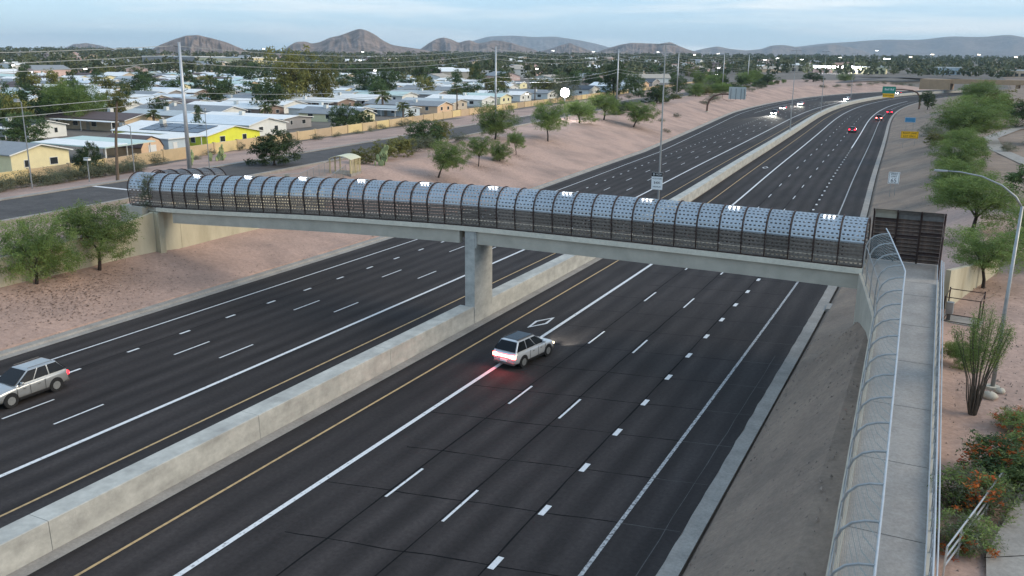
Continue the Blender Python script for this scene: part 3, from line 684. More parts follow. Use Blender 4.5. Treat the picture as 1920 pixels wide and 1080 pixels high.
home(-141.0, 421, 16, 22, 'pale blue', 'pale blue', 'pale blue low home with wide roof behind the tall median pole', G1, hw=3, rise=1.5)
home(-147.0, 452, 12, 20, 'peach', 'grey', 'peach fronted home past the pale blue wide one', G1, hw=3, rise=1.5)
home(-152.0, 486, 13, 18, 'grey', 'dark', 'dark roofed grey home at the far end of the block wall', G1, hw=3, rise=1.6)
G2 = 'homes in the second row'
home(-164, 119.5, 8.5, 22, 'white', 'dark', 'white home with dark solar covered roof in the second row at left', G2, carport=(3.5, 12, 2), solar=True)
home(-161.2, 141.0, 10, 26, 'tan', 'brown', 'tan gabled home with brown roof and white awning, second row', G2, hw=2.6, rise=1.1, carport=(2.6, 20, 1))
home(-163, 158, 8, 20, 'beige', 'silver', 'beige home with silver roof between the tan and grey gables', G2)
home(-167.4, 175.2, 9, 30, 'white', 'grey', 'white gabled home with long dark grey roof right of the steel pole', G2, hw=2.5, rise=1.1, carport=(3, 16, 6))
home(-168.7, 191.5, 9.5, 28, 'brown', 'white', 'brown gabled home with long white roof in the second row', G2, hw=2.4, rise=1.0)
home(-175, 208.5, 10, 24, 'white', 'white', 'white home with white roof right of the brown gabled one', G2)
home(-174, 232, 9, 24, 'brown', 'white', 'brown walled home with white roof behind the round dark bush', G2, rise=.8, carport=(3, 14, 1))
home(-174.7, 252.5, 11, 24, 'white', 'white', 'white porch home with several white posts beside a short palm', G2, carport=(3, 16, .5))
home(-181, 280, 10.5, 24, 'white', 'pale green', 'white gabled home with pale green roof in the second row', G2)
home(-177, 297, 10, 22, 'grey', 'silver', 'grey home with silver roof just left of the tallest palm', G2)
home(-184.5, 335, 12, 26, 'pale yellow', 'grey', 'pale yellow home with grey roof left of the slim steel pole', G2)
home(-186, 360, 11, 24, 'beige', 'pale blue', 'beige home with pale blue roof by the slim steel pole', G2)
home(-190, 384, 11, 24, 'white', 'white', 'white home at the far end of the second row', G2)
ordn = lambda n: f"{n}{'th' if 10 <= n % 100 <= 20 else {1: 'st', 2: 'nd', 3: 'rd'}.get(n % 10, 'th')}"
rh = random.Random(5); rown = ['third', 'fourth', 'fifth', 'sixth', 'seventh', 'eighth', 'ninth', 'tenth', 'eleventh', 'twelfth']
special = {(0, 2): ('tan', 'silver'), (0, 5): ('pale yellow', 'brown')}
for ri, Xr in enumerate((-205, -229, -254, -280, -307, -335, -364, -394, -425, -460)):
    Y = .665*abs(Xr)+2; k = 1; Ymax = min(560, 340+abs(Xr)*.45)
    while Y < Ymax:
        w = rh.uniform(7, 9.5)
        wl_, rf_ = special.get((ri, k)) or (rh.choice(('white', 'white', 'beige', 'grey', 'pale yellow', 'tan', 'brown', 'white', 'pale blue')), rh.choice(('white', 'white', 'white', 'pale blue', 'silver', 'grey', 'brown', 'pale green', 'white')))
        if rh.random() < .88:
            home(Xr+rh.uniform(-3, 3), Y, w, rh.uniform(14, 18), wl_, rf_, f'{rf_} roofed {wl_} home, {ordn(k)} from the left in the {rown[ri]} row', f'homes in the {rown[ri]} row', hw=2.6, rise=rh.uniform(.6, 1.2), detail=1 if ri < 4 else 0, seed=ri*50+k, carport=(2.7, 10, 2) if k % 5 in (0, 2, 3) else None); k += 1
        Y += w+rh.uniform(3, 6.5)*(1 if ri < 3 else 1.6)
# larger tile-roofed houses farther off
fh = []
for i in range(190):
    az = R_(rh.uniform(4, 55)); D = 540+1250*rh.random()**1.2
    X, Y = -math.sin(az)*D, math.cos(az)*D
    if X > -150 and Y < 900: continue
    fh.append((az, X, Y, rh.choice(('stone', 'stone', 'clay', 'grey', 'white', 'brown')), rh.choice(('beige', 'tan', 'white', 'pink')), i))
cnt = {}
for az, X, Y, rf_, wl_, i in sorted(fh, reverse=True):
    n = cnt[rf_, wl_] = cnt.get((rf_, wl_), 0)+1
    home(X, Y, rh.uniform(11, 18), rh.uniform(14, 26), wl_, rf_, f'far {rf_} roofed {wl_} house in the town trees, {ordn(n)} such from the left', 'far houses in the trees', hw=rh.choice((3, 3, 5.5)), rise=rh.uniform(1.6, 2.6), detail=0, rz=rh.choice((0, R_(90), R_(-40), R_(30))), cooler=False, seed=i)
# big far store blocks
def block(X, Y, sx, sy, h, m, label, zb=None, rz=0, bays=6):
    zb = town(X, Y) if zb is None else zb
    b_ = empty('store_building', (X, Y, zb), rz, label, 'building')
    MB().box(-sx/2, sx/2, -sy/2, sy/2, -.2, h).build('wall', m, b_)
    MB().box(-sx/2-.2, sx/2+.2, -sy/2-.2, sy/2+.2, h+.003, h+.8).build('parapet', TRIM, b_)
    for k in range(bays):
        x = -sx/2+sx*(k+.5)/bays; MB().box(x-sx/bays*.3, x+sx/bays*.3, -sy/2-.08, -sy/2-.01, .3, h*.55).build('window', WINM, b_)
    return b_
block(-620, 660, 60, 40, 9, WALLS['cream yellow'], 'pale yellow store block near the foot of the left hill')
block(-690, 660, 70, 40, 9, WALLS['grey'], 'grey store block left of the pale yellow store', bays=8)
st = block(-78, 905, 30, 16, 6, WALLS['pale yellow'], 'low bright store under floodlights beyond the highway bend')
for k in range(10): MB().box(-48+k*4.2, -45.4+k*4.2, -13, -12, 5.2, 6.6).build('canopy_light', LAMPB, st)
block(-12, 925, 22, 12, 6, WALLS['pale blue'], 'pale blue two storey building beyond the highway bend', bays=5)
block(-150, 960, 50, 20, 6, WALLS['beige'], 'long beige store front far beyond the embankment', bays=8)
block(48, 885, 34, 12, 5, WALLS['tan'], 'long tan building behind the far road bridge', bays=8)
# carport, barn shed and blue shed by the wall
cp = empty('carport', (-114.2, 92.3, TOWN), 0, 'large flat white carport roof beside the cream home', 'carport')
q = MB(); q.prism([(0, 2.75), (9.6, 3.05), (9.6, 3.2), (0, 2.9)], 'x', -17, 0); q.build('roof', ROOFS['pale green'], cp)
q = MB(); q.prism([(.2, 2.91), (4.4, 3.06), (4.4, 3.20), (4.2, 3.20)], 'x', -16.6, -.3); q.build('roof_step', ROOFS['white'], cp)
for x in (-.6, -6, -11, -16.4):
    for y in (.5, 9.0): MB().box(x-.08, x+.08, y-.08, y+.08, 0, 2.85).build('post', TRIM, cp)
def barn(X, Y, w, L, label, wall, roof):
    b_ = empty('barn_shed', (X, Y, TOWN), 0, label, 'shed'); a = w/2
    MB().prism([(-a, 0), (a, 0), (a, 1.7), (a*.66, 2.7), (0, 3.25), (-a*.66, 2.7), (-a, 1.7)], 'x', -L, 0).build('wall', wall, b_)
    q = MB()
    pts = [(-a-.12, 1.55), (-a*.68, 2.8), (0, 3.37), (a*.68, 2.8), (a+.12, 1.55)]
    for p, p2 in zip(pts, pts[1:]): q.prism([p, p2, (p2[0], p2[1]+.1), (p[0], p[1]+.1)], 'x', -L-.15, .15)
    q.build('roof', roof, b_); MB().box(.01, .05, -.8, .8, .05, 2.0).build('door', TRIM, b_)
barn(-119.0, 105.4, 4.6, 9, 'peach fronted barn shed with brown gambrel roof by the wall', WALLS['peach'], ROOFS['brown'])
bs = empty('garden_shed', (-119.5, 111.5, TOWN), 0, 'pale blue flat roofed shed with white awning beside the barn shed', 'shed')
MB().box(-7, 0, -2.2, 1.6, 0, 2.5).build('wall', WALLS['pale blue'], bs); MB().box(-7.3, .4, -2.5, 5.5, 2.55, 2.7).build('awning_roof', TRIM, bs)
for x in (-6.8, .1): MB().box(x-.06, x+.06, 5.1, 5.22, 0, 2.55).build('awning_post', TRIM, bs)
MB().box(.01, .06, -1.2, -.3, .1, 2.0).build('door', TRIM, bs)

# block wall in lengths -------------------------------------------------------------
bw = empty('block_wall', (-113, 107, TOWN), 0, 'long tan block wall in front of the mobile homes', 'wall')
BWM = [cmat('tan_block_a', (.56, .42, .25), rnd=.06), cmat('tan_block_b', (.66, .52, .26), rnd=.05), cmat('tan_block_c', (.48, .36, .235), rnd=.05)]
ys = [50.0]
while ys[-1] < 600: ys.append(ys[-1]+6.4)
for i, (a, b_) in enumerate(zip(ys, ys[1:])):
    xa, xb = bwx(a), bwx(b_); L = math.hypot(xb-xa, b_-a)-.04; ang = -math.atan2(xb-xa, b_-a)
    z = TOWN
    p = MB().box(-.1, .1, 0, L, -.5, 1.85).build('wall_panel', BWM[(i*5 % 7) % 3 if i % 4 else 0], bw, Vector((xa+113, a-107, 0)), ang)
    MB().box(-.22, .22, -.2, .2, -.5, 1.98).build('wall_pillar', BWM[0], bw, Vector((xa+113, a-107, 0)), ang)

# ================================================================== POLES, WIRES, LAMPS
pdat = [(-87.9, 83.5, 16.4), (-87.8, 169, 17), (-97, 270, 17.5), (-107, 372, 17), (-111, 470, 17), (-114, 545, 17)]
PL = ['thick grey steel utility pole in front of the white gabled home', 'slim grey steel utility pole behind the round feathery tree', 'grey steel utility pole right of the glaring floodlight', 'grey steel utility pole right of the tall median pole', 'grey steel utility pole left of the arched sign gantry', 'grey steel utility pole above the arched sign gantry']
for i, (X, Y, h) in enumerate(pdat):
    p = empty('utility_pole', (X, Y, TOP), 0, PL[i], 'utility pole', 'steel utility poles along the frontage street')
    MB().tube([(0, 0, -.5), (0, 0, h)], [.29 if i == 0 else .26, .16], 10).build('shaft', RAIL, p, smooth=True)
    for z in (h-.6, h-1.7, h-2.6): MB().tube([(0, 0, z), (-1.0, 0, z+.15)], .05, 5).build('insulator_arm', DSTEEL, p)
    MB().tube([(0, 0, h-6), (.9, 0, h-5.7)], .05, 5).build('bracket', STEEL, p)
WN = ['topmost', 'second', 'third', 'fourth', 'lowest']
for k, dz in enumerate((.6, 1.7, 2.6, 6.3, 7.2)):
    pts = []
    P = [(-96, -10, 16.4)] + pdat
    for (x0, y0, h0), (x1, y1, h1) in zip(P, P[1:]):
        for s in range(10):
            t = s/10; sag = 4*t*(1-t)*1.4
            pts.append((x0+(x1-x0)*t-(1.0 if k < 3 else 0), y0+(y1-y0)*t, TOP+h0+(h1-h0)*t-dz-sag+.15))
    tag(MB().tube(pts, .045, 4).build('power_line', STEEL), f'{WN[k]} wire strung along the grey steel utility poles', 'wire', 'wires along the utility poles')
def lamp_post(X, Y, z, h, arm, label, group=None, lens=LAMP, az=0, hs=.35, sh=STEEL, r=.09):
    p = empty('street_lamp', (X, Y, z), az, label, 'street lamp', group)
    pts = [(0, 0, -.3), (0, 0, h)]
    MB().tube(pts, [r, r*.6], 6).build('shaft', sh, p)
    if arm: MB().tube([(0, 0, h-.1), (arm*.5, 0, h+.25), (arm, 0, h+.3)], r*.5, 5).build('arm', sh, p)
    MB().box(arm-hs, arm+hs, -hs*.5, hs*.5, h+.2, h+.34).build('lamp_head', sh, p, bevel=.03)
    MB().box(arm-hs*.9, arm+hs*.9, -hs*.48, hs*.48, h-.02, h+.2).build('lamp_lens', lens, p)
    return p
lamp_post(-99.5, 69.5, 3.3, 10.2, -.8, 'grey street lamp pole in front of the cream home at left', lens=mat('dull_lens', (.5, .5, .48), .3))
lamp_post(-99.8, 85, 3.3, 6.4, -1.6, 'slim lamp pole with short arm in front of the barn shed', lens=mat('dull_lens', (.5, .5, .48), .3))
lamp_post(-97.5, 76, 3.6, 2.5, 0, 'short post lamp with white head beside the hedge', lens=cmat('white_globe', (.8, .8, .76)), hs=.45)
lamp_post(-88.5, 87.5, TOP, 7.8, 0, 'very thin grey pole beside the thick utility pole', lens=mat('dull_lens', (.5, .5, .48), .3), hs=.12, r=.06)
# the glaring floodlight
fl = empty('floodlight', (-86.8, 204, TOP), 0, 'glaring white floodlight on a short pole by the frontage street', 'floodlight')
MB().tube([(0, 0, -.3), (0, 0, 6.3)], [.12, .09], 6).build('shaft', STEEL, fl)
MB().box(-.5, .5, .1, .45, 5.8, 7.2).build('lamp_housing', STEEL, fl, bevel=.05)
q = MB(); n = 14
for k in range(5):
    a0 = math.pi/2*k/4; q.v += [(1.05*math.cos(a0)*math.cos(2*math.pi*j/n), .05-.45*math.sin(a0), 6.5+1.05*math.cos(a0)*math.sin(2*math.pi*j/n)) for j in range(n)]
for k in range(4):
    for j in range(n): q.f.append((k*n+j, k*n+(j+1) % n, (k+1)*n+(j+1) % n, (k+1)*n+j)); q.m.append(0)
fl_l = q.build('lamp_lens', mat('floodlight_glow', (.97, .96, 1.), emit=160), fl); fl_l.rotation_euler = (0, 0, R_(23))
# street and yard lamps of the town
rl = random.Random(21)
TLP = [(-434, 301, 9), (-720, 491, 6), (-449, 321, 5), (-488, 386, 5), (-559, 476, 6), (-573, 515, 6), (-1122, 1558, 11), (-972, 2196, 16), (-929, 2379, 14), (-746, 2389, 15), (-495, 1832, 11), (-532, 2184, 13), (-226, 1172, 9), (-197, 1275, 9), (-266, 1480, 9), (-208, 1796, 9), (-78, 1598, 12), (-37, 1259, 17), (16, 1328, 17), (61, 1385, 14), (-154, 1894, 22), (-1530, 1717, 14), (-134.5, 281, 4), (-466, 643, 9), (-133, 542, 6), (-330, 470, 6), (-260, 560, 7), (-390, 640, 7), (-600, 900, 8), (-170, 700, 7)]
for i, (X, Y, h) in enumerate(sorted(TLP, key=lambda p: p[0]/p[1])):
    D = math.hypot(X, Y); warm = Y > 1100 and X > -100
    lamp_post(X, Y, town(X, Y), h, .6, f'small glowing street lamp in the far town, {ordn(i+1)} from the left', 'lit town lamps', lens=LAMPW if warm else LAMP, hs=max(.3, D*.0015), r=max(.08, D*.00016))
lamp_post(-72, 1010, town(-72, 1010), 13, .8, 'big bright floodlight mast over the far store', lens=LAMPB, hs=3.4)

# tall median poles
for i, (Y, h, lab) in enumerate(((104, 19.5, 'tall slim grey pole rising from the median barrier behind the footbridge'), (240, 20, 'tall slim grey pole on the median barrier near the oncoming headlights'), (330, 20.5, 'far slim grey pole on the median barrier before the bend'), (420, 20.5, 'farthest slim grey pole on the median barrier at the bend'))):
    X = base(Y)-6.4; p = empty('median_light_pole', (X, Y, 1.3), head(Y)*-1, lab, 'light pole', 'tall median poles')
    MB().tube([(0, 0, -.3), (-.05, 0, h*.5), (-.1, 0, h)], [.13, .10, .06], 8).build('shaft', STEEL, p)
    MB().tube([(-1.1, 0, h-.02), (.9, 0, h-.02)], .05, 5).build('crossarm', STEEL, p)
    for x in (-1.1, .9): MB().box(x-.3, x+.3, -.12, .12, h-.14, h-.03).build('lamp_head', STEEL, p)
def lettering(parent, txt, size, x, z, m, y=-.02, sx=1.0):
    o = place('lettering', text_mesh(txt, size).copy(), parent, (x, y, z)); o.data.materials.clear(); o.data.materials.append(m); o.rotation_euler = (R_(90), 0, 0); o.scale = (sx, 1, 1); return o
BLACK = mat('black_paint', (.012, .012, .013), .5, var=.05); SWHITE = mat('sign_white', (.90, .90, .88), .4, var=.03); SYEL = mat('sign_yellow', (.95, .50, .012), .4, var=.05); SGREEN = mat('sign_green', (.03, .25, .17), .4, var=.05); SBLUE = mat('sign_blue', (.06, .24, .42), .4, var=.05); SBACK = mat('sign_back', (.42, .46, .45), .5, metal=.3, var=.05)
def sign(name, X, Y, zc, w, h, m, label, lines, posts=((0),), zg=None, rz=0, lm=BLACK, border=True, cat='road sign'):
    s_ = empty(name, (X, Y, zg), rz, label, cat); z = zc-zg
    MB().box(-w/2, w/2, -.02, .02, z-h/2, z+h/2).build('sign_face', m, s_, bevel=.008)
    MB().box(-w/2+.01, w/2-.01, .021, .03, z-h/2+.01, z+h/2-.01).build('sign_back', SBACK, s_)
    if border:
        e = .05*min(w, h)
        for x0, x1, z0, z1 in ((-w/2+e, w/2-e, z+h/2-1.6*e, z+h/2-e), (-w/2+e, w/2-e, z-h/2+e, z-h/2+1.6*e), (-w/2+e, -w/2+1.6*e, z-h/2+1.7*e, z+h/2-1.7*e), (w/2-1.6*e, w/2-e, z-h/2+1.7*e, z+h/2-1.7*e)):
            MB().box(x0, x1, -.026, -.022, z0, z1).build('border', lm, s_)
    for x in posts: MB().tube([(x, .07, -.4), (x, .07, z+h/2-.1)], .04, 5).build('post', STEEL, s_)
    for t, sz, dz, sx in lines: lettering(s_, t, sz, 0, z+dz, lm, -.026, sx)
    return s_
sign('speed_limit_sign', -6.72, 133, 3.4, 1.42, 1.62, SWHITE, 'white speed limit sign on the right bank behind the footbridge', [('SPEED', .36, .52, .95), ('LIMIT', .36, .18, .95), ('65', .78, -.38, 1.)], posts=(-.3, .3), zg=zt(-6.7, 133), rz=R_(5))
sign('exit_lane_sign', -8.33, 205, 4.0, 3.4, 1.45, SYEL, 'yellow exit lane sign on the right bank near the trees', [('RIGHT LANE', .50, .32, .95), ('EXIT ONLY', .50, -.30, .95)], posts=(-1.1, 1.1), zg=zt(-8.3, 205), rz=R_(3))
sign('blue_guide_sign', -10.0, 240, 5.0, 2.45, 1.2, SBLUE, 'small blue sign beside the greyish shrubs on the right bank', [], posts=(-.8, .8), zg=zt(-10, 240), lm=SWHITE)
hs = sign('carpool_fine_sign', -31.65, 103.6, 4.75, 1.36, 2.1, SWHITE, 'white carpool fine sign with black top band on the median pole', [('VIOLATION', .25, .28, .9), ('$400', .40, -.22, 1.), ('MINIMUM', .25, -.72, .9)], posts=(), zg=1.3, rz=R_(4), border=False)
MB().box(-.68, .68, -.03, -.023, 3.99, 4.49).build('black_band', BLACK, hs)
lettering(hs, 'HOV', .34, .18, 4.24, SWHITE, -.036)
q = MB(); P4 = [(0, -.17), (.1, 0), (0, .17), (-.1, 0)]
for i in range(4):
    j = (i+1) % 4; q.add([(-.42+P4[i][0], -.037, 4.24+P4[i][1]), (-.42+P4[j][0], -.037, 4.24+P4[j][1]), (-.42+P4[j][0]*.55, -.037, 4.24+P4[j][1]*.6), (-.42+P4[i][0]*.55, -.037, 4.24+P4[i][1]*.6)], [(0, 1, 2, 3)])
q.build('diamond_mark', SWHITE, hs)
for z in (2.7, 3.9): MB().box(-.12, .12, .03, .4, z, z+.08).build('bracket', STEEL, hs)
# green exit sign on a curved cantilever over the exit lane
gs = empty('exit_sign_gantry', (-12.4, 355, zt(-12.4, 355)), 0, 'green exit sign with yellow strip hung from a curved brown arm at the bend', 'sign gantry')
zg = zt(-12.4, 355)
MB().tube([(0, 0, -.3), (0, 0, 3.2), (-.3, 0, 4.6), (-1.2, 0, 5.8), (-2.8, 0, 6.5), (-6, 0, 6.8), (-12, 0, 6.9)], [.28]*4+[.25, .22, .16], 8).build('curved_arm', BROWNST, gs)
sf = MB().box(-12.9, -8.4, -.3, -.24, 7.4-zg+0, 9.2-zg+.6).build('sign_face', SGREEN, gs)
lettering(gs, 'Bell Rd', 1.1, -10.6, 8.75-zg, SWHITE, -.32)
MB().box(-12.6, -8.7, -.3, -.24, 5.9-zg, 7.3-zg).build('exit_strip', SYEL, gs); lettering(gs, 'EXIT', .8, -11.6, 6.6-zg, BLACK, -.32); lettering(gs, 'ONLY', .8, -9.6, 6.6-zg, BLACK, -.32)
for x in (-12, -9.4): MB().box(x-.08, x+.08, -.235, -.1, 6-zg, 9.7-zg).build('hanger', DSTEEL, gs)
# arched gantry seen from behind on the left bank
bgx, bgy = -76.6, 304; zg = zt(bgx, bgy)
bg_ = empty('sign_gantry', (bgx, bgy, zg), 0, 'curved brown sign gantry on the left bank showing the back of its sign', 'sign gantry')
MB().tube([(0, 0, -.3), (.1, 0, 2.4), (.8, 0, 4.2), (2.2, 0, 5.5), (4.4, 0, 6.1), (8, 0, 6.1), (13, 0, 5.9)], [.34, .33, .3, .28, .26, .22, .16], 8).build('curved_arm', BROWNST, bg_)
MB().box(7.2, 12.9, -.5, -.44, 4.6, 8.6).build('sign_panel', SBACK, bg_)
for x in (7.9, 9.6, 11.3, 12.4): MB().box(x-.07, x+.07, -.58, -.505, 4.4, 8.1).build('stiffener', DSTEEL, bg_)
MB().tube([(5, 0, 6), (5.2, 0, 4.5), (7, 0, 3.9), (9, 0, 4.0)], .07, 5).build('lamp_bracket', BROWNST, bg_)
MB().tube([(0, 0, -.3), (0, 0, .35)], .55, 10).build('footing', CONC, bg_)
# curved lamp pole on the right
lp = empty('curved_lamp_pole', (3.05, 44.7, 4.45), 0, 'grey lamp pole with a long curved arm beside the ramp', 'lamp pole')
MB().tube([(0, 0, -.3), (.02, 0, 4), (.05, 0, 8.6)], [.105, .085, .065], 10).build('shaft', STEEL, lp, smooth=True)
MB().tube([(.05, 0, 8.55), (-.24, 0, 9.0), (-.85, 0, 9.47), (-1.7, 0, 9.82), (-2.6, 0, 9.96), (-3.1, 0, 9.97)], [.045, .045, .04, .036, .032, .03], 8).build('curved_arm', STEEL, lp, smooth=True)
MB().prism([(-3.65, -.07), (-3.5, -.10), (-3.1, -.06), (-3.1, .06), (-3.5, .10), (-3.65, .07)], 'z', 9.92, 10.01).build('lamp_head', STEEL, lp, bevel=.02)
MB().tube([(0, 0, -.3), (0, 0, .12)], .32, 12).build('footing', CONC, lp)
# caged equipment cabinet
eq = empty('equipment_cage', (1.55, 56.0, 4.5), R_(-8), 'rusty open metal cage around a small equipment box by the ramp', 'cage')
for x in (-.75, 1.1):
    for y in (-.7, .9): MB().box(x-.035, x+.035, y-.035, y+.035, -.1, 1.75 if y > 0 else 1.55).build('corner_post', RUST, eq)
for z in (.08, 1.5): 
    MB().tube([(-.75, -.7, z), (1.1, -.7, z), (1.1, .9, z+.15*(z > 1)), (-.75, .9, z+.15*(z > 1)), (-.75, -.7, z)], .028, 5).build('frame_rail', RUST, eq)
MB().tube([(1.1, -.7, 1.5), (1.75, -.2, 1.95)], .03, 5).build('open_lid_bar', mat('tan_bar', (.35, .24, .16)), eq)
MB().box(-.68, -.3, -.5, -.15, .45, 1.15).build('equipment_box', STEEL, eq, bevel=.02); MB().box(-.6, -.4, -.4, -.25, -.1, .45).build('pedestal', DSTEEL, eq)
MB().box(-.9, 1.25, -.85, 1.05, -.3, .06).build('base_slab', CONCD, eq)
# handrail beside the lower path
hr = empty('path_handrail', (1.3, 26.5, 4.42), 0, 'sloping pale three bar handrail beside the concrete path at lower right', 'handrail')
hp = [(0, 0), (.75, 2.8), (2.15, 8.2), (2.6, 9.3)]
for nm, z in (('top_rail', 1.0), ('middle_rail', .66), ('lower_rail', .36)):
    MB().tube([(x, y, z+(.0 if i < 3 else .05)) for i, (x, y) in enumerate(hp)], .03, 6).build(nm, RAIL, hr)
for x, y in ((0, 0), (.38, 1.4), (.75, 2.8), (1.22, 4.6), (1.68, 6.4), (2.15, 8.2)): MB().tube([(x, y, -.3), (x, y, 1.0)], .03, 6).build('post', RAIL, hr)
# stones by the lamp pole
for k, (x, y, s_, lab) in enumerate(((2.9, 43.3, .27, 'pale rounded rock at the foot of the ocotillo and lamp pole'), (3.35, 44.2, .2, 'smaller pale rock right against the curved lamp pole'), (-.0, 0, 0, ''))):
    if not s_: continue
    q = MB(); rr = random.Random(k); n = 8
    for i in range(5):
        a0 = -math.pi/2+math.pi*i/4
        for j in range(n): r = s_*(.85+.3*rr.random())*max(.15, math.cos(a0)); q.v.append((r*math.cos(2*math.pi*j/n)*1.25, r*math.sin(2*math.pi*j/n), s_*.8*math.sin(a0)))
    for i in range(4):
        for j in range(n): q.f.append((i*n+j, i*n+(j+1) % n, (i+1)*n+(j+1) % n, (i+1)*n+j)); q.m.append(0)
    tag(q.build('rock', CONC, None, (x, y, 4.55), smooth=True), lab, 'rock')
# far road bridge on the right
ov = empty('road_overpass', (40, 600, 0), R_(-8), 'tan road bridge crossing far off behind the right hand trees', 'bridge')
TANC = mat('tan_concrete', (.42, .28, .17), .85, var=.12, scale=.4)
MB().box(-45, 60, -6, 6, 5.6, 7.0).build('deck', TANC, ov)
for y in (-5.9, 5.6): MB().box(-45, 60, y, y+.3, 7.003, 8.1).build('parapet', TANC, ov)
for x in (-30, -10, 8, 26): MB().box(x-.8, x+.8, -5, 5, -.5, 5.6).build('pier', TANC, ov)
MB().box(-62, -45.02, -7, 7, 2, 8.0).build('abutment', TANC, ov)

# ================================================================== VEHICLES
def car_meshes(kind):
    """profile in (y forward, z); y=0 at the middle"""
    if kind == 'suv':
        st = [(-2.33, .44, .86, .78), (-2.30, .36, 1.06, .86), (-2.1, .29, 1.15, .925), (-1.2, .25, 1.13, .955), (0, .23, 1.11, .96), (.85, .25, 1.09, .955), (1.25, .27, 1.07, .945), (1.75, .29, 1.02, .93), (2.15, .31, .92, .88), (2.34, .38, .76, .76)]
        gh = dict(yb=(-2.26, 1.12), yt=(-1.72, .12), zb=1.11, ztop=1.78, wb=.90, wt=.68); L = 4.66; H = 1.78; wy = (-1.40, 1.42); wr = .385
    else:
        st = [(-2.3, .42, .74, .78), (-2.25, .34, .93, .84), (-1.9, .26, 1.0, .90), (-1.1, .22, .98, .92), (0, .2, .96, .925), (.85, .22, .94, .92), (1.35, .24, .92, .91), (1.8, .26, .85, .89), (2.15, .28, .74, .84), (2.3, .36, .62, .72)]
        gh = dict(yb=(-1.75, 1.0), yt=(-1.05, .15), zb=.95, ztop=1.44, wb=.85, wt=.62); L = 4.6; H = 1.44; wy = (-1.36, 1.4); wr = .33
    return st, gh, L, H, wy, wr
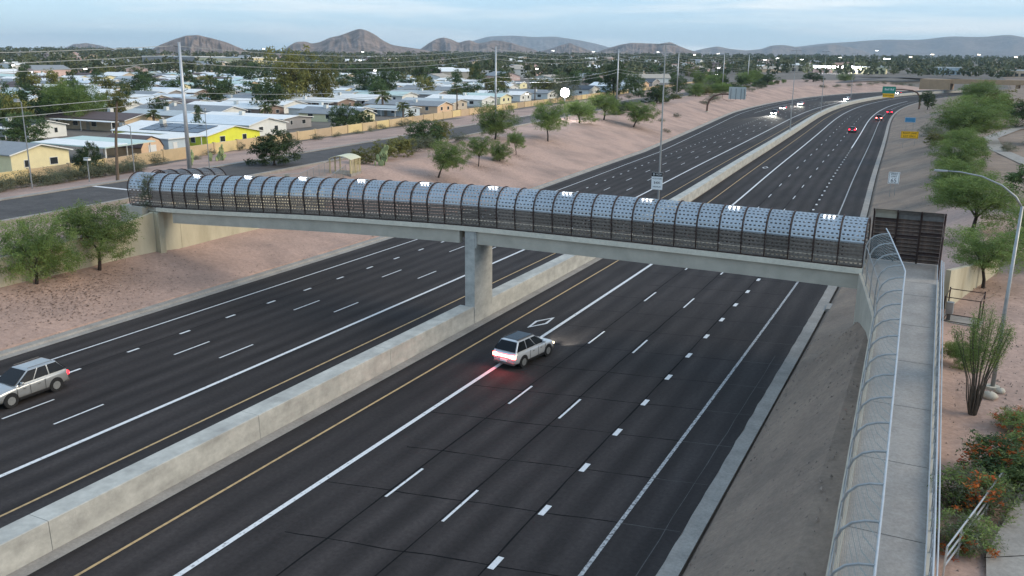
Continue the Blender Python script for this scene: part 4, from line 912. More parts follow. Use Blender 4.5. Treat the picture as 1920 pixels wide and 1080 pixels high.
def make_car(kind, paint, label, loc, rz, group=None, tail=TAIL, head_m=HEAD, bar=False, brake=False, far=False, beams=()):
    st, gh, L, H, wy, wr = car_meshes(kind)
    c = empty('car', loc, rz, label, 'car', group)
    rings = []
    for y, zl, zh, w in st:
        m_ = (zl+zh)/2
        half = [(0, zl), (w*.82, zl), (w*.96, zl+.10), (w, m_), (w*.985, zh-.10), (w*.90, zh-.01), (w*.5, zh+.025), (0, zh+.035)]
        rings.append([(x, y, z) for x, z in half] + [(-x, y, z) for x, z in reversed(half[1:-1])])
    b_ = MB().sweep(None, rings).build('body', paint, c, smooth=True); sm = b_.modifiers.new('round', 'SUBSURF'); sm.levels = 1; sm.render_levels = 1
    y0, y1 = gh['yb']; t0, t1 = gh['yt']; wb, wt, zb_, zt_ = gh['wb'], gh['wt'], gh['zb'], gh['ztop']
    g = MB(); g.add([(-wb, y0, zb_-.05), (wb, y0, zb_-.05), (wb, y1, zb_-.05), (-wb, y1, zb_-.05), (-wt, t0, zt_-.03), (wt, t0, zt_-.03), (wt, t1, zt_-.03), (-wt, t1, zt_-.03), (-wt*.6, t0+.12, zt_+.02), (wt*.6, t0+.12, zt_+.02), (wt*.6, t1-.12, zt_+.02), (-wt*.6, t1-.12, zt_+.02)],
        [(0, 1, 5, 4), (1, 2, 6, 5), (2, 3, 7, 6), (3, 0, 4, 7), (4, 5, 9, 8), (5, 6, 10, 9), (6, 7, 11, 10), (7, 4, 8, 11), (8, 9, 10, 11)])
    cb_ = g.build('cabin', paint, c, bevel=.10); cb_.modifiers['bevel'].segments = 4
    def pane(nm, A, B, C, D, inset=.10, out_=.012):
        A, B, C, D = map(Vector, (A, B, C, D)); nn = (B-A).cross(D-A).normalized()*out_; ce = (A+B+C+D)/4
        P = [p+(ce-p)*inset+nn for p in (A, B, C, D)]
        MB().add(P, [(0, 1, 2, 3)]).build(nm, GLASS, c)
    bl, brr, fr_, fl_ = (-wb, y0, zb_+.04), (wb, y0, zb_+.04), (wb, y1, zb_+.02), (-wb, y1, zb_+.02)
    tl_, tr_, tfr, tfl = (-wt, t0, zt_-.05), (wt, t0, zt_-.05), (wt, t1, zt_-.05), (-wt, t1, zt_-.05)
    pane('rear_window', bl, brr, tr_, tl_); pane('windshield', fr_, fl_, tfl, tfr, .07)
    def lerp3(a, b, t): return tuple(Vector(a).lerp(Vector(b), t))
    cuts = (0.02, .36, .66, .98) if kind == 'suv' else (.02, .5, .98)
    for s_ in (1, -1):
        for a0, a1 in zip(cuts, cuts[1:]):
            if s_ == 1: pane('side_window', lerp3(brr, fr_, a0), lerp3(brr, fr_, a1), lerp3(tr_, tfr, a1), lerp3(tr_, tfr, a0), .09)
            else: pane('side_window', lerp3(bl, fl_, a1), lerp3(bl, fl_, a0), lerp3(tl_, tfl, a0), lerp3(tl_, tfl, a1), .09)
    wm = MB().tube([(-.11, 0, 0), (.11, 0, 0)], wr, 18).mesh('tyre', RUBBER); rm = MB().tube([(-.118, 0, 0), (.118, 0, 0)], wr*.62, 12).mesh('rim', STEEL)
    am = MB().tube([(-.10, 0, 0), (.10, 0, 0)], wr*1.16, 18).mesh('wheel_arch', BLACK)
    for y in wy:
        for s_ in (-1, 1):
            place('wheel_arch', am, c, (s_*.845, y, wr+.03)); w_ = place('wheel', wm, c, (s_*.84, y, wr)); place('rim', rm, w_)
    yr, yf = st[0][0], st[-1][0]; zl = .86 if kind == 'suv' else .78
    for s_ in (-1, 1):
        MB().box(s_*.70-.17, s_*.70+.17, yr-.03, yr+.16, zl-.10, zl+.13).build('tail_light', tail, c, bevel=.03)
        hw_, hh_ = (.17, .07) if not far else (.22, .12)
        MB().box(s_*.66-hw_, s_*.66+hw_, yf-.20, yf+.0, zl-.17-hh_, zl-.17+hh_).build('headlight', head_m, c, bevel=.03)
        MB().box(s_*(wb+.13)-.1, s_*(wb+.13)+.1, y1-.45, y1-.3, zb_+.02, zb_+.18).build('mirror', paint, c, bevel=.03)
        if not far: MB().tube([(s_*.60, t0+.15, zt_+.05), (s_*.60, t1-.1, zt_+.05)], .018, 5).build('roof_rail', DSTEEL, c)
    for lx, pw in beams:
        ld = bpy.data.lights.new('headlight_beam', 'SPOT'); ld.energy = pw; ld.spot_size = R_(42); ld.spot_blend = .7; ld.color = (1., .96, .85); ld.shadow_soft_size = .08
        lo2 = bpy.data.objects.new('headlight_beam', ld); col.objects.link(lo2); lo2.parent = c; lo2.location = (lx, yf+.06, zl-.17); lo2.rotation_euler = (R_(90-7), 0, 0)
    if not far:
        for s_ in (-1, 1):
            MB().box(s_*.945-.025, s_*.945+.025, wy[0]+wr*1.2, wy[1]-wr*1.2, .27, .43).build('side_sill', BLACK, c, bevel=.02)
            for y in (-.72, .22, 1.02): MB().box(s_*.958-.006, s_*.958+.006, y-.008, y+.008, .45, 1.02).build('door_seam', BLACK, c)
    if bar: MB().box(-wt*.9, wt*.9, t0+.1, t1-.05, zt_+.012, zt_+.035).build('roof_panel', GLASS, c, bevel=.01)
    if bar: MB().box(-.52, .52, yr-.035, yr+.1, zl-.06, zl+.09).build('light_bar', tail, c)
    MB().box(-.26, .26, yr-.06, yr+.03, .52, .66).build('number_plate', SWHITE, c); MB().box(-.80, .80, yr-.05, yr+.2, .32, .50).build('rear_bumper', DSTEEL, c, bevel=.04); MB().box(-.78, .78, yf-.25, yf+.04, .28, .46).build('front_bumper', DSTEEL, c, bevel=.04)
    if not far:
        for s_ in (-1, 1):
            for y in (-.15, .75): MB().box(s_*.951-.012, s_*.951+.012, y-.28, y-.1, .84, .88).build('door_handle', DSTEEL, c)
    return c
SILV = mat('silver_car_paint', (.46, .47, .47), .22, metal=.55, var=.04, spec=.6); WHT = mat('white_car_paint', (.60, .62, .64), .2, metal=.3, var=.03, spec=.6); DKC = mat('dark_car_paint', (.03, .03, .034), .25, metal=.4, var=.05, spec=.6); REDC = mat('red_car_paint', (.16, .015, .015), .25, metal=.3, var=.05)
DIMH = mat('dim_headlamp', (1., .82, .5), emit=3.0); TAILD = mat('running_tail_lamp', (1., .02, .03), emit=3)
make_car('suv', WHT, 'white estate car with glowing red rear light bar straddling the carpool line', (-23.55, 49.6, .006), R_(-9), tail=TAILH, head_m=DIMH, bar=True, beams=((-.6, 900), (.6, 900)))
make_car('suv', SILV, 'silver estate car at the left edge driving towards the camera', (-46.3, 30.2, .006), R_(180), tail=TAILD, head_m=DIMH)
NBG, SBG = 'distant cars driving away', 'distant oncoming cars'
make_car('car', DKC, 'dark car with red tail lights alone in the lane left of the exit line', (-25.0, 260, .006), -head(260), NBG, far=True)
make_car('suv', DKC, 'dark car with bright tail lights, nearer of two in the exit lane', (-22.6, 316, .006), -head(316), NBG, tail=TAILH, far=True)
make_car('car', REDC, 'red car with tail lights, farther of two in the exit lane', (-22.0, 356, .006), -head(356), NBG, far=True)
make_car('suv', DKC, 'oncoming car with headlights nearest the camera on the far left carriageway', (base(325)-21.5, 325, .006), R_(180)-head(325), SBG, far=True, beams=((0, 14000),))
make_car('car', DKC, 'oncoming car with headlights just behind the nearest oncoming one', (base(362)-24, 362, .006), R_(180)-head(362), SBG, far=True)
make_car('car', WHT, 'oncoming white car with headlights in the middle of the far curve', (base(400)-23.5, 400, .006), R_(180)-head(400), SBG, far=True, beams=((0, 14000),))
make_car('suv', WHT, 'oncoming white car with the brightest headlights near the barrier curve', (base(462)-15.5, 462, .006), R_(180)-head(462), SBG, far=True, beams=((0, 18000),))
make_car('car', DKC, 'last oncoming car whose lights show right of the green sign', (base(565)-17, 565, .006), R_(180)-head(565), SBG, far=True)

# ================================================================== PLANTS
LEAF = {'palo': mat('palo_verde_leaves', (.235, .31, .085), .7, rgb2=(.09, .15, .045), scale=2.2, thr=(.3, .65), rnd=.15, trans=.35),
 'dark': mat('dark_leaves', (.115, .17, .058), .7, rgb2=(.040, .068, .027), scale=2.0, thr=(.32, .68), rnd=.28, trans=.3),
 'olive': mat('olive_leaves', (.25, .235, .06), .7, rgb2=(.09, .10, .032), scale=2.5, thr=(.3, .7), rnd=.2, trans=.2),
 'grey': mat('grey_green_leaves', (.22, .23, .14), .75, rgb2=(.09, .105, .065), scale=2.5, thr=(.3, .7), rnd=.2, trans=.2),
 'palm': mat('palm_fronds', (.17, .19, .065), .6, rgb2=(.075, .095, .04), scale=3, rnd=.2, trans=.15),
 'cactus': mat('cactus_pads', (.30, .36, .17), .6, var=.15, scale=4, rnd=.1),
 'far': mat('far_leaves', (.15, .165, .082), .8, rgb2=(.045, .058, .034), scale=.04, thr=(.3, .7), trans=.1)}
BARK = mat('dark_bark', (.045, .034, .028), .9, var=.3, scale=10); PBARK = mat('palm_bark', (.15, .11, .08), .9, var=.3, scale=6, stretch=(1, 1, 6)); FLOW = mat('orange_flowers', (.55, .07, .015), .6, rgb2=(.40, .16, .02), scale=6, rnd=.1, trans=.2)
def leaf_cloud(centers, per, spread, size, seed, droop=0., aspect=.35):
    """numpy: leaf triangles scattered about clump centres"""
    g = np.random.default_rng(seed); C = np.repeat(np.asarray(centers, float), per, 0); n = len(C)
    P = C + g.normal(size=(n, 3))*np.asarray(spread)
    d = g.normal(size=(n, 3)); d[:, 2] -= droop; d /= np.linalg.norm(d, axis=1, keepdims=True)
    e = np.cross(d, g.normal(size=(n, 3))); e /= np.linalg.norm(e, axis=1, keepdims=True)+1e-9
    s = size*g.uniform(.6, 1.4, (n, 1))
    V = np.stack([P-e*s*aspect, P+e*s*aspect, P+d*s*2], 1).reshape(-1, 3)
    return V
def cloud_mesh(name, V, m):
    me = bpy.data.meshes.new(name); n = len(V)
    me.vertices.add(n); me.vertices.foreach_set('co', np.asarray(V, np.float32).ravel())
    me.loops.add(n); me.loops.foreach_set('vertex_index', np.arange(n, dtype=np.int32))
    me.polygons.add(n//3); me.polygons.foreach_set('loop_start', np.arange(0, n, 3, dtype=np.int32)); me.polygons.foreach_set('loop_total', np.full(n//3, 3, np.int32))
    me.materials.append(m); me.update(calc_edges=True); return me
def crown_centres(n, seed, flat=.0, lobes=6, hollow=.35, bottom=-.75, tall=False):
    """clump centres inside a lobed crown, unit box: x,y in +-.5, z 0..1"""
    g = np.random.default_rng(seed); L = []
    for k in range(lobes):
        a = 2*math.pi*(k+g.uniform(-.3, .3))/lobes; r = g.uniform(.14, .28)
        L.append((r*math.cos(a), r*math.sin(a), g.uniform(.35, .68), g.uniform(.17, .27)))
    L.append((0, 0, .62, .27)); out_ = []
    if tall: L = [(g.uniform(-.12, .12), g.uniform(-.12, .12), (k+.5)/9, .36*(1-.75*abs((k/8)-.30))) for k in range(9)]
    while len(out_) < n:
        l = L[g.integers(len(L))]; v = g.normal(size=3); v /= np.linalg.norm(v); r = (hollow+(1-hollow)*g.random()**.5)*l[3]
        if v[2] < bottom: continue
        out_.append([l[0]+v[0]*r, l[1]+v[1]*r, l[2]+v[2]*r*(1.15 if not tall else .5)])
    P = np.array(out_)
    for a in (0, 1): P[:, a] *= .47/np.percentile(np.abs(P[:, a]), 98)
    lo_, hi_ = np.percentile(P[:, 2], (1, 99)); P[:, 2] = .03+.94*(P[:, 2]-lo_)/(hi_-lo_)
    return P
CR = {}
for k in range(3):
    CR['palo', k] = cloud_mesh('feathery_crown', leaf_cloud(crown_centres(330, 40+k, lobes=9, bottom=-.7), 60, (.038, .038, .036), .023, 90+k, droop=.5, aspect=.18), LEAF['palo'])
    CR['dark', k] = cloud_mesh('dense_crown', leaf_cloud(crown_centres(240, 50+k, lobes=7, hollow=.55), 30, (.035, .035, .03), .026, 100+k, aspect=.42), LEAF['dark'])
    CR['olive', k] = cloud_mesh('olive_crown', leaf_cloud(crown_centres(240, 60+k, lobes=9, hollow=.5), 28, (.034, .034, .03), .026, 110+k, aspect=.42), LEAF['olive'])
    CR['tall', k] = cloud_mesh('tall_crown', leaf_cloud(crown_centres(120, 70+k, tall=True), 24, (.05, .05, .022), .03, 120+k, aspect=.4), LEAF['dark'])
    CR['far', k] = cloud_mesh('small_crown', leaf_cloud(crown_centres(85, 80+k, lobes=6, hollow=.5), 15, (.05, .05, .045), .05, 130+k, aspect=.45), LEAF['dark'])
    CR['faro', k] = cloud_mesh('small_crown', leaf_cloud(crown_centres(85, 85+k, lobes=6, hollow=.5), 15, (.05, .05, .045), .05, 135+k, aspect=.45), LEAF['olive'])
    CR['grey', k] = cloud_mesh('shrub_crown', leaf_cloud(crown_centres(110, 140+k, lobes=7, hollow=.3, bottom=-1), 24, (.06, .06, .06), .034, 150+k, aspect=.25), LEAF['grey'])
def trunk_mesh(seed, lean=.0, split=.30, n=4, r=.022, top=.72, m=None):
    g = random.Random(seed); q = MB(); lx = lean
    f = (lx*split, 0, split)
    q.tube([(0, 0, -.05), (lx*split*.4+.01, .005, split*.5), f], [r*1.25, r, r*.85], 7)
    for k in range(n):
        a = 2*math.pi*(k+g.random()*.5)/n; rr = g.uniform(.16, .30)
        mid = (f[0]+rr*.45*math.cos(a), rr*.45*math.sin(a), split+(top-split)*.5); e = (f[0]+rr*math.cos(a)+lx*.2, rr*math.sin(a), top*g.uniform(.88, 1.08))
        q.tube([f, mid, e], [r*.7, r*.45, r*.18], 5)
        q.tube([mid, (mid[0]+.12*math.cos(a+1), mid[1]+.12*math.sin(a+1), top*.95)], [r*.35, r*.12], 4)
    return q.mesh('trunk', m or BARK)
TR = {('palo', 0): trunk_mesh(1, .12), ('palo', 1): trunk_mesh(2, -.1), ('palo', 2): trunk_mesh(3, .45, .34), ('dark', 0): trunk_mesh(4, .03, .22, 4, .026), ('dark', 1): trunk_mesh(5, -.05, .2, 4, .026), ('tall', 0): trunk_mesh(6, 0, .5, 3, .02, .85)}
def tree(kind, X, Y, w, h, label, group=None, v=0, tv=0, cb=.22, rz=0, z=None, name='tree', cx=0, cat='tree', trunk=True):
    z = zt(X, Y) if z is None else z
    t = empty(name, (X, Y, z-.05), rz, label, cat, group)
    c = place('crown', CR[kind, v % 3], t, (cx, 0, h*cb)); c.scale = (w, w, h*(1-cb))
    if trunk:
        key = ('palo' if kind in ('palo', 'grey') else 'tall' if kind == 'tall' else 'dark', tv)
        k_ = place('trunk', TR.get(key) or TR[key[0], 0], t); k_.scale = (max(w*.95, 1), max(w*.95, 1), h)
    return t
EM = 'feathery trees on the left embankment'
tree('palo', -62.0, 42.6, 5.6, 5.3, 'big feathery green tree cut by the left edge of the picture', EM, 0, 0, .12)
tree('palo', -61.9, 48.2, 6.3, 5.5, 'big feathery green tree before the cream retaining wall', EM, 1, 0, .26)
tree('palo', -65.4, 108, 5.6, 5.3, 'leaning feathery tree just above the footbridge cage', EM, 2, 2, .24, R_(20), cx=1.6)
tree('palo', -66.4, 122, 3.8, 4.7, 'small round headed feathery tree with a slim trunk above the cage', EM, 0, 0, .36)
tree('palo', -67.8, 138.3, 3.2, 3.9, 'smallest slim feathery tree on the slope, two right of the leaning one', EM, 1, 1, .34)
tree('palo', -66.6, 129.7, 3.7, 3.5, 'low bushy feathery tree between two slim trunked ones', EM, 2, 0, .05)
tree('palo', -71.1, 159.1, 6.6, 7.8, 'feathery tree below the glaring floodlight with a bare dark trunk', EM, 0, 1, .28)
tree('palo', -78.9, 210.5, 8.6, 6.4, 'spreading feathery tree at the crest right of the floodlight', EM, 1, 0, .22)
tree('palo', -72, 213, 8.2, 6.3, 'leaning feathery tree on the slope left of the tall median pole', EM, 2, 2, .2, R_(10), cx=1.8)
tree('palo', -77, 148, 7.8, 6.6, 'round feathery tree in front of the slim steel pole', EM, 2, 0, .14)
tree('dark', -84.0, 95, 6.6, 4.9, 'dense round dark green tree beside the thick steel pole', None, 0, 0, .08)
tree('dark', -80.5, 129, 6.6, 4.3, 'wide dark green tree at the street edge left of the slope trees', None, 1, 1, .06)
tree('olive', -80.8, 134.5, 3.6, 4.2, 'narrow olive green tree at the street edge', None, 2, 0, .15)
tree('palo', -79.5, 196, 8, 5.2, 'pale feathery tree under the glaring floodlight', EM, 1, 1, .1)
tree('dark', -92, 296, 10, 6, 'bushy green tree at the crest behind the tall median pole', None, 0, 0, .02)
RB = 'trees along the right bank'
tree('palo', 3.0, 65.4, 5.2, 4.2, 'bright green tree beside the landing and the cream wing wall', RB, 0, 1, .34)
tree('palo', 2.4, 88, 8.3, 5.4, 'wide bright green tree behind the curved lamp arm', RB, 1, 0, .22)
tree('palo', 1.0, 120, 6.5, 4.6, 'low green tree right of the speed limit sign', RB, 2, 0, .08)
tree('palo', .9, 142, 7.4, 5.0, 'round green tree right of the yellow exit sign', RB, 0, 0, .06)
tree('palo', 1.6, 163, 7.0, 4.4, 'low rounded green tree below the biggest right bank tree', RB, 1, 1, .05)
tree('palo', 2.3, 188, 14, 7.4, 'biggest spreading green tree on the right bank', RB, 2, 0, .2)
tree('palo', 4.5, 232, 13, 7.6, 'large green tree behind the biggest right bank tree', RB, 0, 0, .12)
tree('olive', 9, 262, 11, 7, 'dark olive tree at right of the large bank trees', RB, 1, 0, .1)
tree('palo', 6.5, 305, 14, 9, 'tall pale green tree rising above the right bank trees', RB, 1, 0, .08)
tree('dark', -9.2, 338.5, 5.6, 6.2, 'small dark tree beside the green exit sign post', RB, 1, 0, .2)
tree('dark', 16, 240, 12, 6, 'dense dark tree at the right edge behind the bank', RB, 2, 0, .06)
tree('dark', 17, 190, 10, 5, 'dense dark green tree at the right edge of the picture', RB, 0, 0, .05)
tree('dark', 9.6, 104, 8, 5, 'shaded green tree at the right edge near the curved lamp arm', RB, 1, 0, .1)
tree('palo', 7.6, 75, 7, 5, 'green tree at the right edge behind the lamp pole', RB, 2, 1, .1)
def shrub(X, Y, w, h, label, kind='grey', v=0, group=None, z=None): return tree(kind, X, Y, w, h, label, group, v, 0, .0, random.Random(int(X*9+Y)).random()*6, z, 'shrub', cat='shrub', trunk=False)
rs = random.Random(3); SHB = 'shrubs on the banks'
for i, (X, Y, w, h, k_, lab) in enumerate(((-76, 104.5, 3.4, 2.2, 'olive', 'dark olive shrub right behind the tan shelter'), (-76, 110, 4.2, 2.6, 'olive', 'bigger olive shrub between the shelter and the cactus'), (-76.5, 115.5, 4.6, 2.9, 'olive', 'olive shrub clump behind the pale cactus'), (-77.8, 121, 4.6, 2.5, 'grey', 'grey green shrub clump at the crest right of the cactus'), (-78.5, 127, 4, 2.2, 'grey', 'second grey green shrub clump at the crest'), (-79.5, 139, 3.6, 1.8, 'grey', 'low grey shrub at the crest left of the round feathery tree'),
      (-83, 232, 5, 2.6, 'dark', 'dark shrub at the crest right of the floodlight'), (-86, 250, 6, 2.6, 'dark', 'dark shrub mass behind the leaning slope tree'), (-73, 240, 2.2, 1.1, 'grey', 'low shrub alone on the slope right of the median pole'), (-75, 262, 2.6, 1.3, 'grey', 'second low shrub on the slope right of the median pole'), (-66, 222, 2.4, 1.0, 'grey', 'small shrub by the kerb under the leaning tree'),
      (-84, 330, 4, 1.8, 'grey', 'shrub right of the gantry sign back'), (-86, 348, 5, 2, 'grey', 'second shrub right of the gantry sign back'), (-88, 362, 5, 2.2, 'grey', 'third shrub right of the gantry sign back'), (-98, 398, 8, 4, 'palo', 'bushy pale tree shrub at the crest before the bend'), (-94, 402, 9, 4.5, 'palo', 'feathery shrub mass at the crest before the bend'), (-96, 430, 9, 4, 'dark', 'dark shrub mass at the crest before the bend'), (-90, 440, 5, 2, 'grey', 'grey shrub on the slope before the bend'), (-92, 470, 6, 2.4, 'grey', 'grey shrub far along the slope'), (-97, 500, 8, 3.5, 'dark', 'dark shrub by the joining ramp'),
      (-5.2, 225, 4.4, 2.9, 'grey', 'grey green shrub beside the blue sign'), (-3.4, 212, 4.8, 3.1, 'grey', 'tall grey shrub behind the yellow sign'), (-3, 196, 4.2, 2.4, 'olive', 'olive shrub right of the yellow sign'), (-2, 252, 5, 3, 'grey', 'grey shrub behind the blue sign'), (8.5, 172, 3, 1.6, 'grey', 'small grey shrub beside the upper side path'), (1.6, 47.6, 1.7, 1.3, 'palo', 'low green shrub left of the ocotillo beside the ramp railing'))):
    shrub(X, Y, w, h, lab, k_, i, SHB)
for i in range(26):
    Y = 59+i*1.25; X = -100.6-.14*i+rs.uniform(-1.6, 1.6)
    shrub(X, Y, rs.uniform(2.4, 3.6), rs.uniform(1.3, 2.2), f'grey green hedge shrub, {ordn(i+1)} from the left along the block wall', 'grey', i, 'hedge shrubs before the block wall')
for i in range(14):
    Y = 96+i*7.5+rs.uniform(-2, 2); shrub(bwx(Y)+rs.uniform(1.5, 5), Y, rs.uniform(1.6, 3.2), rs.uniform(.8, 1.7), f'dry shrub before the tan block wall, {ordn(i+1)} from the left', 'grey', i, 'dry shrubs before the block wall')
for i in range(10):
    az = 500+i*16; shrub(-72+i*4.5+rs.uniform(-3, 3), az+60, rs.uniform(4, 7), rs.uniform(1.6, 2.6), f'desert shrub between the far ramps, {ordn(i+1)} from the left', 'grey', i, 'desert shrubs between the far ramps', z=zt(-72+i*4.5, az+60))
for i in range(26):
    Y = 300+i*11.5+rs.uniform(-4, 4); sd_ = i % 2; X = fn(Y)+(rs.uniform(.5, 3) if sd_ else -rs.uniform(11.5, 16)); big = rs.random() < .4
    tree(('dark', 'palo', 'grey', 'olive')[i % 4], X, Y, rs.uniform(5, 9) if big else rs.uniform(3, 5), rs.uniform(3.2, 5.5) if big else rs.uniform(1.6, 2.6), f'street side bush along the far embankment crest, {ordn(i+1)} from the near end', 'bushes along the far embankment crest', i, 0, .02, i*.7, TOP)
tree('dark', -104.6, 81.5, 3.6, 4.6, 'tall narrow dark shrub standing before the cream home', None, 0, 0, .02)
tree('dark', -125.5, 166.5, 7.4, 5.6, 'large round dark bush pressed against the block wall', None, 1, 0, .02); tree('dark', -126.5, 175, 5.2, 3.8, 'lower dark bush right of the large round one', None, 2, 0, .02)
tree('olive', -197, 234, 17, 18.5, 'huge olive green tree towering over the mobile homes', None, 0, 0, .03); tree('olive', -190, 241, 11, 15, 'olive tree fused to the right side of the huge one', None, 1, 0, .03)
tree('tall', -135.4, 132, 2.4, 6.8, 'narrow clipped green column tree beside the steel pole', None, 0, 0, .25)
tree('dark', -205, 300, 9, 12, 'tall dark green tree right of the huge olive one', None, 1, 0, .05); tree('dark', -182, 262, 7, 8, 'green tree standing between the second row homes', None, 2, 0, .05)
tree('olive', -175, 336, 12, 8, 'olive tree behind the palms near the slim steel pole', None, 0, 0, .05)
tree('grey', -139.7, 326, 12, 10, 'hazy grey green tree left of the glaring floodlight', None, 0, 0, .05); tree('grey', -128, 300, 8, 6, 'grey green tree behind the floodlight pole', None, 1, 0, .05)
tree('dark', -136, 374, 13, 15, 'tall dark green tree right of the floodlight', None, 0, 0, .04); tree('dark', -133, 395, 10, 9, 'rounder dark tree beside the tall one', None, 1, 0, .04)
for i, (X, Y, w, h, kd) in enumerate(((-194, 136, 16, 9, 'dark'), (-182, 140, 13, 10, 'palo'), (-184, 122, 9, 10, 'dark'), (-200, 150, 14, 8, 'dark'), (-152, 106, 8, 6, 'dark'), (-178, 112, 10, 7, 'dark'), (-222, 168, 12, 9, 'dark'), (-196, 163, 8, 8, 'olive'))):
    tree(kd, X, Y, w, h, f'dense green tree in the left hand thicket of trees, {ordn(i+1)} counted', 'left hand thicket of trees', i, 0, .04)
for i, (X, Y, w, h) in enumerate(((-118, 480, 11, 7), (-124, 512, 12, 8), (-112, 530, 12, 7), (-105, 560, 12, 6), (-118, 585, 14, 8), (-90, 640, 14, 6), (-75, 690, 12, 5), (-130, 455, 10, 7), (-131, 500, 10, 9))):
    tree('dark' if i % 2 else 'palo', X, Y, w, h, f'green tree beyond the far frontage street, {ordn(i+1)} from the near end', 'trees beyond the far frontage street', i, 0, .03)
# palms -----------------------------------------------------------------------------
def palm_crown(seed, n=26, fan=True):
    g = random.Random(seed); q = MB()
    for k in range(n):
        a = 2*math.pi*k/n*2.4+g.random(); el = g.uniform(-.7, 1.25); L = g.uniform(.8, 1.1)
        d = Vector((math.cos(a)*math.cos(el), math.sin(a)*math.cos(el), math.sin(el))); s_ = Vector((-math.sin(a), math.cos(a), 0))
        p = [d*(L*t)+Vector((0, 0, -.45*L*t*t)) for t in (0, .35, .7, 1.0)]
        ww = (.02, .10, .14, .02) if fan else (.02, .09, .08, .01)
        for b_ in range(5):
            o = (b_-2)*.5
            q.add([p[0], p[1]+s_*ww[1]*(o-.22), p[2]+s_*ww[2]*(o-.16)*1.6, p[3]+s_*ww[2]*o*2.2+Vector((0, 0, -.06*abs(o))), p[2]+s_*ww[2]*(o+.16)*1.6, p[1]+s_*ww[1]*(o+.22)], [(0, 1, 2, 3, 4, 5)])
    return q.mesh('palm_crown', LEAF['palm'])
PC = [palm_crown(1), palm_crown(2), palm_crown(3, 30, False)]
def palm(X, Y, h, w, label, v=0, lean=0, z=None, r=.2):
    z = zt(X, Y) if z is None else z
    p = empty('palm_tree', (X, Y, z), random.Random(int(X)).random()*6, label, 'palm', 'palms of the neighbourhood'); th = h-w*.35
    MB().tube([(0, 0, -.2), (lean*.35, 0, th*.5), (lean, 0, th)], [r*1.3, r, r*.85], 8).build('trunk', PBARK, p)
    c = place('crown', PC[v % 3], p, (lean, 0, th)); c.scale = (w/2, w/2, w/2)
palm(-89.5, 73.6, 10.4, 1.5, 'very tall thin palm with a tiny crown before the barn shed', 0, .9, r=.17)
palm(-125, 190, 6.0, 4.2, 'short leafy palm in front of the pale yellow gabled home', 0); palm(-124.5, 192.5, 3.6, 3.6, 'squat palm pressed to the wall beside the short leafy one', 1)
palm(-137.5, 239, 8.6, 4.8, 'tallest palm beside the peach gabled home', 1); palm(-153.2, 222, 7, 5.4, 'stout palm before the white porch home', 2, r=.34)
palm(-216, 238.7, 7.2, 6, 'palm left of the huge olive tree', 2); palm(-265, 266, 9.6, 8, 'broad palm pair behind the thick steel pole', 2); palm(-158.7, 141.7, 5.2, 4, 'short palm in front of the tan gabled home', 0)
palm(-150, 205, 4.2, 4, 'low palm right of the brown walled home', 0); palm(-176, 330, 8.5, 5, 'left palm of two beside the slim steel pole', 1); palm(-172, 338, 8, 5, 'right palm of two beside the slim steel pole', 2); palm(-141, 303, 8, 4, 'palm left of the floodlight glare', 1)
palm(-162, 181, 4.6, 4.4, 'bushy palm at the foot of the brown gabled home', 2)
# cactus, ocotillo, flowering bush, vine ---------------------------------------------
def prickly(X, Y, n, label, s=1.0, seed=0):
    g = random.Random(seed); z = zt(X, Y); c = empty('prickly_pear', (X, Y, z), 0, label, 'cactus')
    q0 = MB(); k_ = 8; q0.v = [(0, -.04, 0), (0, .04, 0)]
    q0 = MB().prism([(.16*math.cos(2*math.pi*j/10), .24+.24*math.sin(2*math.pi*j/10)) for j in range(10)], 'y', -.03, .03).mesh('cactus_pad', LEAF['cactus'])
    tips = [(Vector((g.uniform(-.6, .6), g.uniform(-.6, .6), -.05)), 0) for _ in range(5)]
    for k in range(n):
        p, lv = tips[g.randrange(len(tips))]
        o = place('cactus_pad', q0, c, p*s); el = g.uniform(-.7, .7); o.rotation_euler = (g.uniform(-.3, .3), el, g.random()*6); sc = s*g.uniform(.9, 1.5); o.scale = (sc, sc, sc)
        if lv < 4: tips.append((p+Vector((math.sin(el)*.4, 0, .45*math.cos(el))), lv+1))
prickly(-72.8, 104.7, 34, 'pale green prickly pear cactus on the slope crest beside the shelter', 1.25, 1)
prickly(-100.5, 101, 30, 'prickly pear clump before the tan wall near the thick pole', 1.2, 2); prickly(-98.5, 94, 26, 'second prickly pear clump by the thick steel pole', 1.1, 3)
oc = empty('ocotillo', (2.2, 41.0, 4.45), 0, 'ocotillo plant with many upright thin stems beside the ramp', 'ocotillo')
g = random.Random(9); tips = []
for k in range(24):
    a = 2*math.pi*k/24*1.7; rr = g.uniform(.25, 1.3); h = g.uniform(3.4, 4.6)
    b0 = Vector((.14*math.cos(a), .14*math.sin(a), -.1)); m1 = Vector((rr*.35*math.cos(a), rr*.35*math.sin(a), h*.42)); e = Vector((rr*math.cos(a)+g.uniform(-.12, .12), rr*math.sin(a), h))
    MB().tube([b0, (b0+m1)/2+Vector((g.uniform(-.06, .06), g.uniform(-.06, .06), 0)), m1, (m1+e)/2+Vector((g.uniform(-.08, .08), 0, 0)), e], [.03, .027, .022, .017, .009], 5).build('stem', mat('grey_brown_stem', (.085, .07, .055), .9, var=.3, scale=8), oc)
    for t in np.linspace(.3, 1, 10): tips.append(tuple(m1.lerp(e, t)))
place('foliage', cloud_mesh('foliage', leaf_cloud(tips, 50, (.09, .09, .14), .05, 5, aspect=.2), LEAF['palo']), oc)
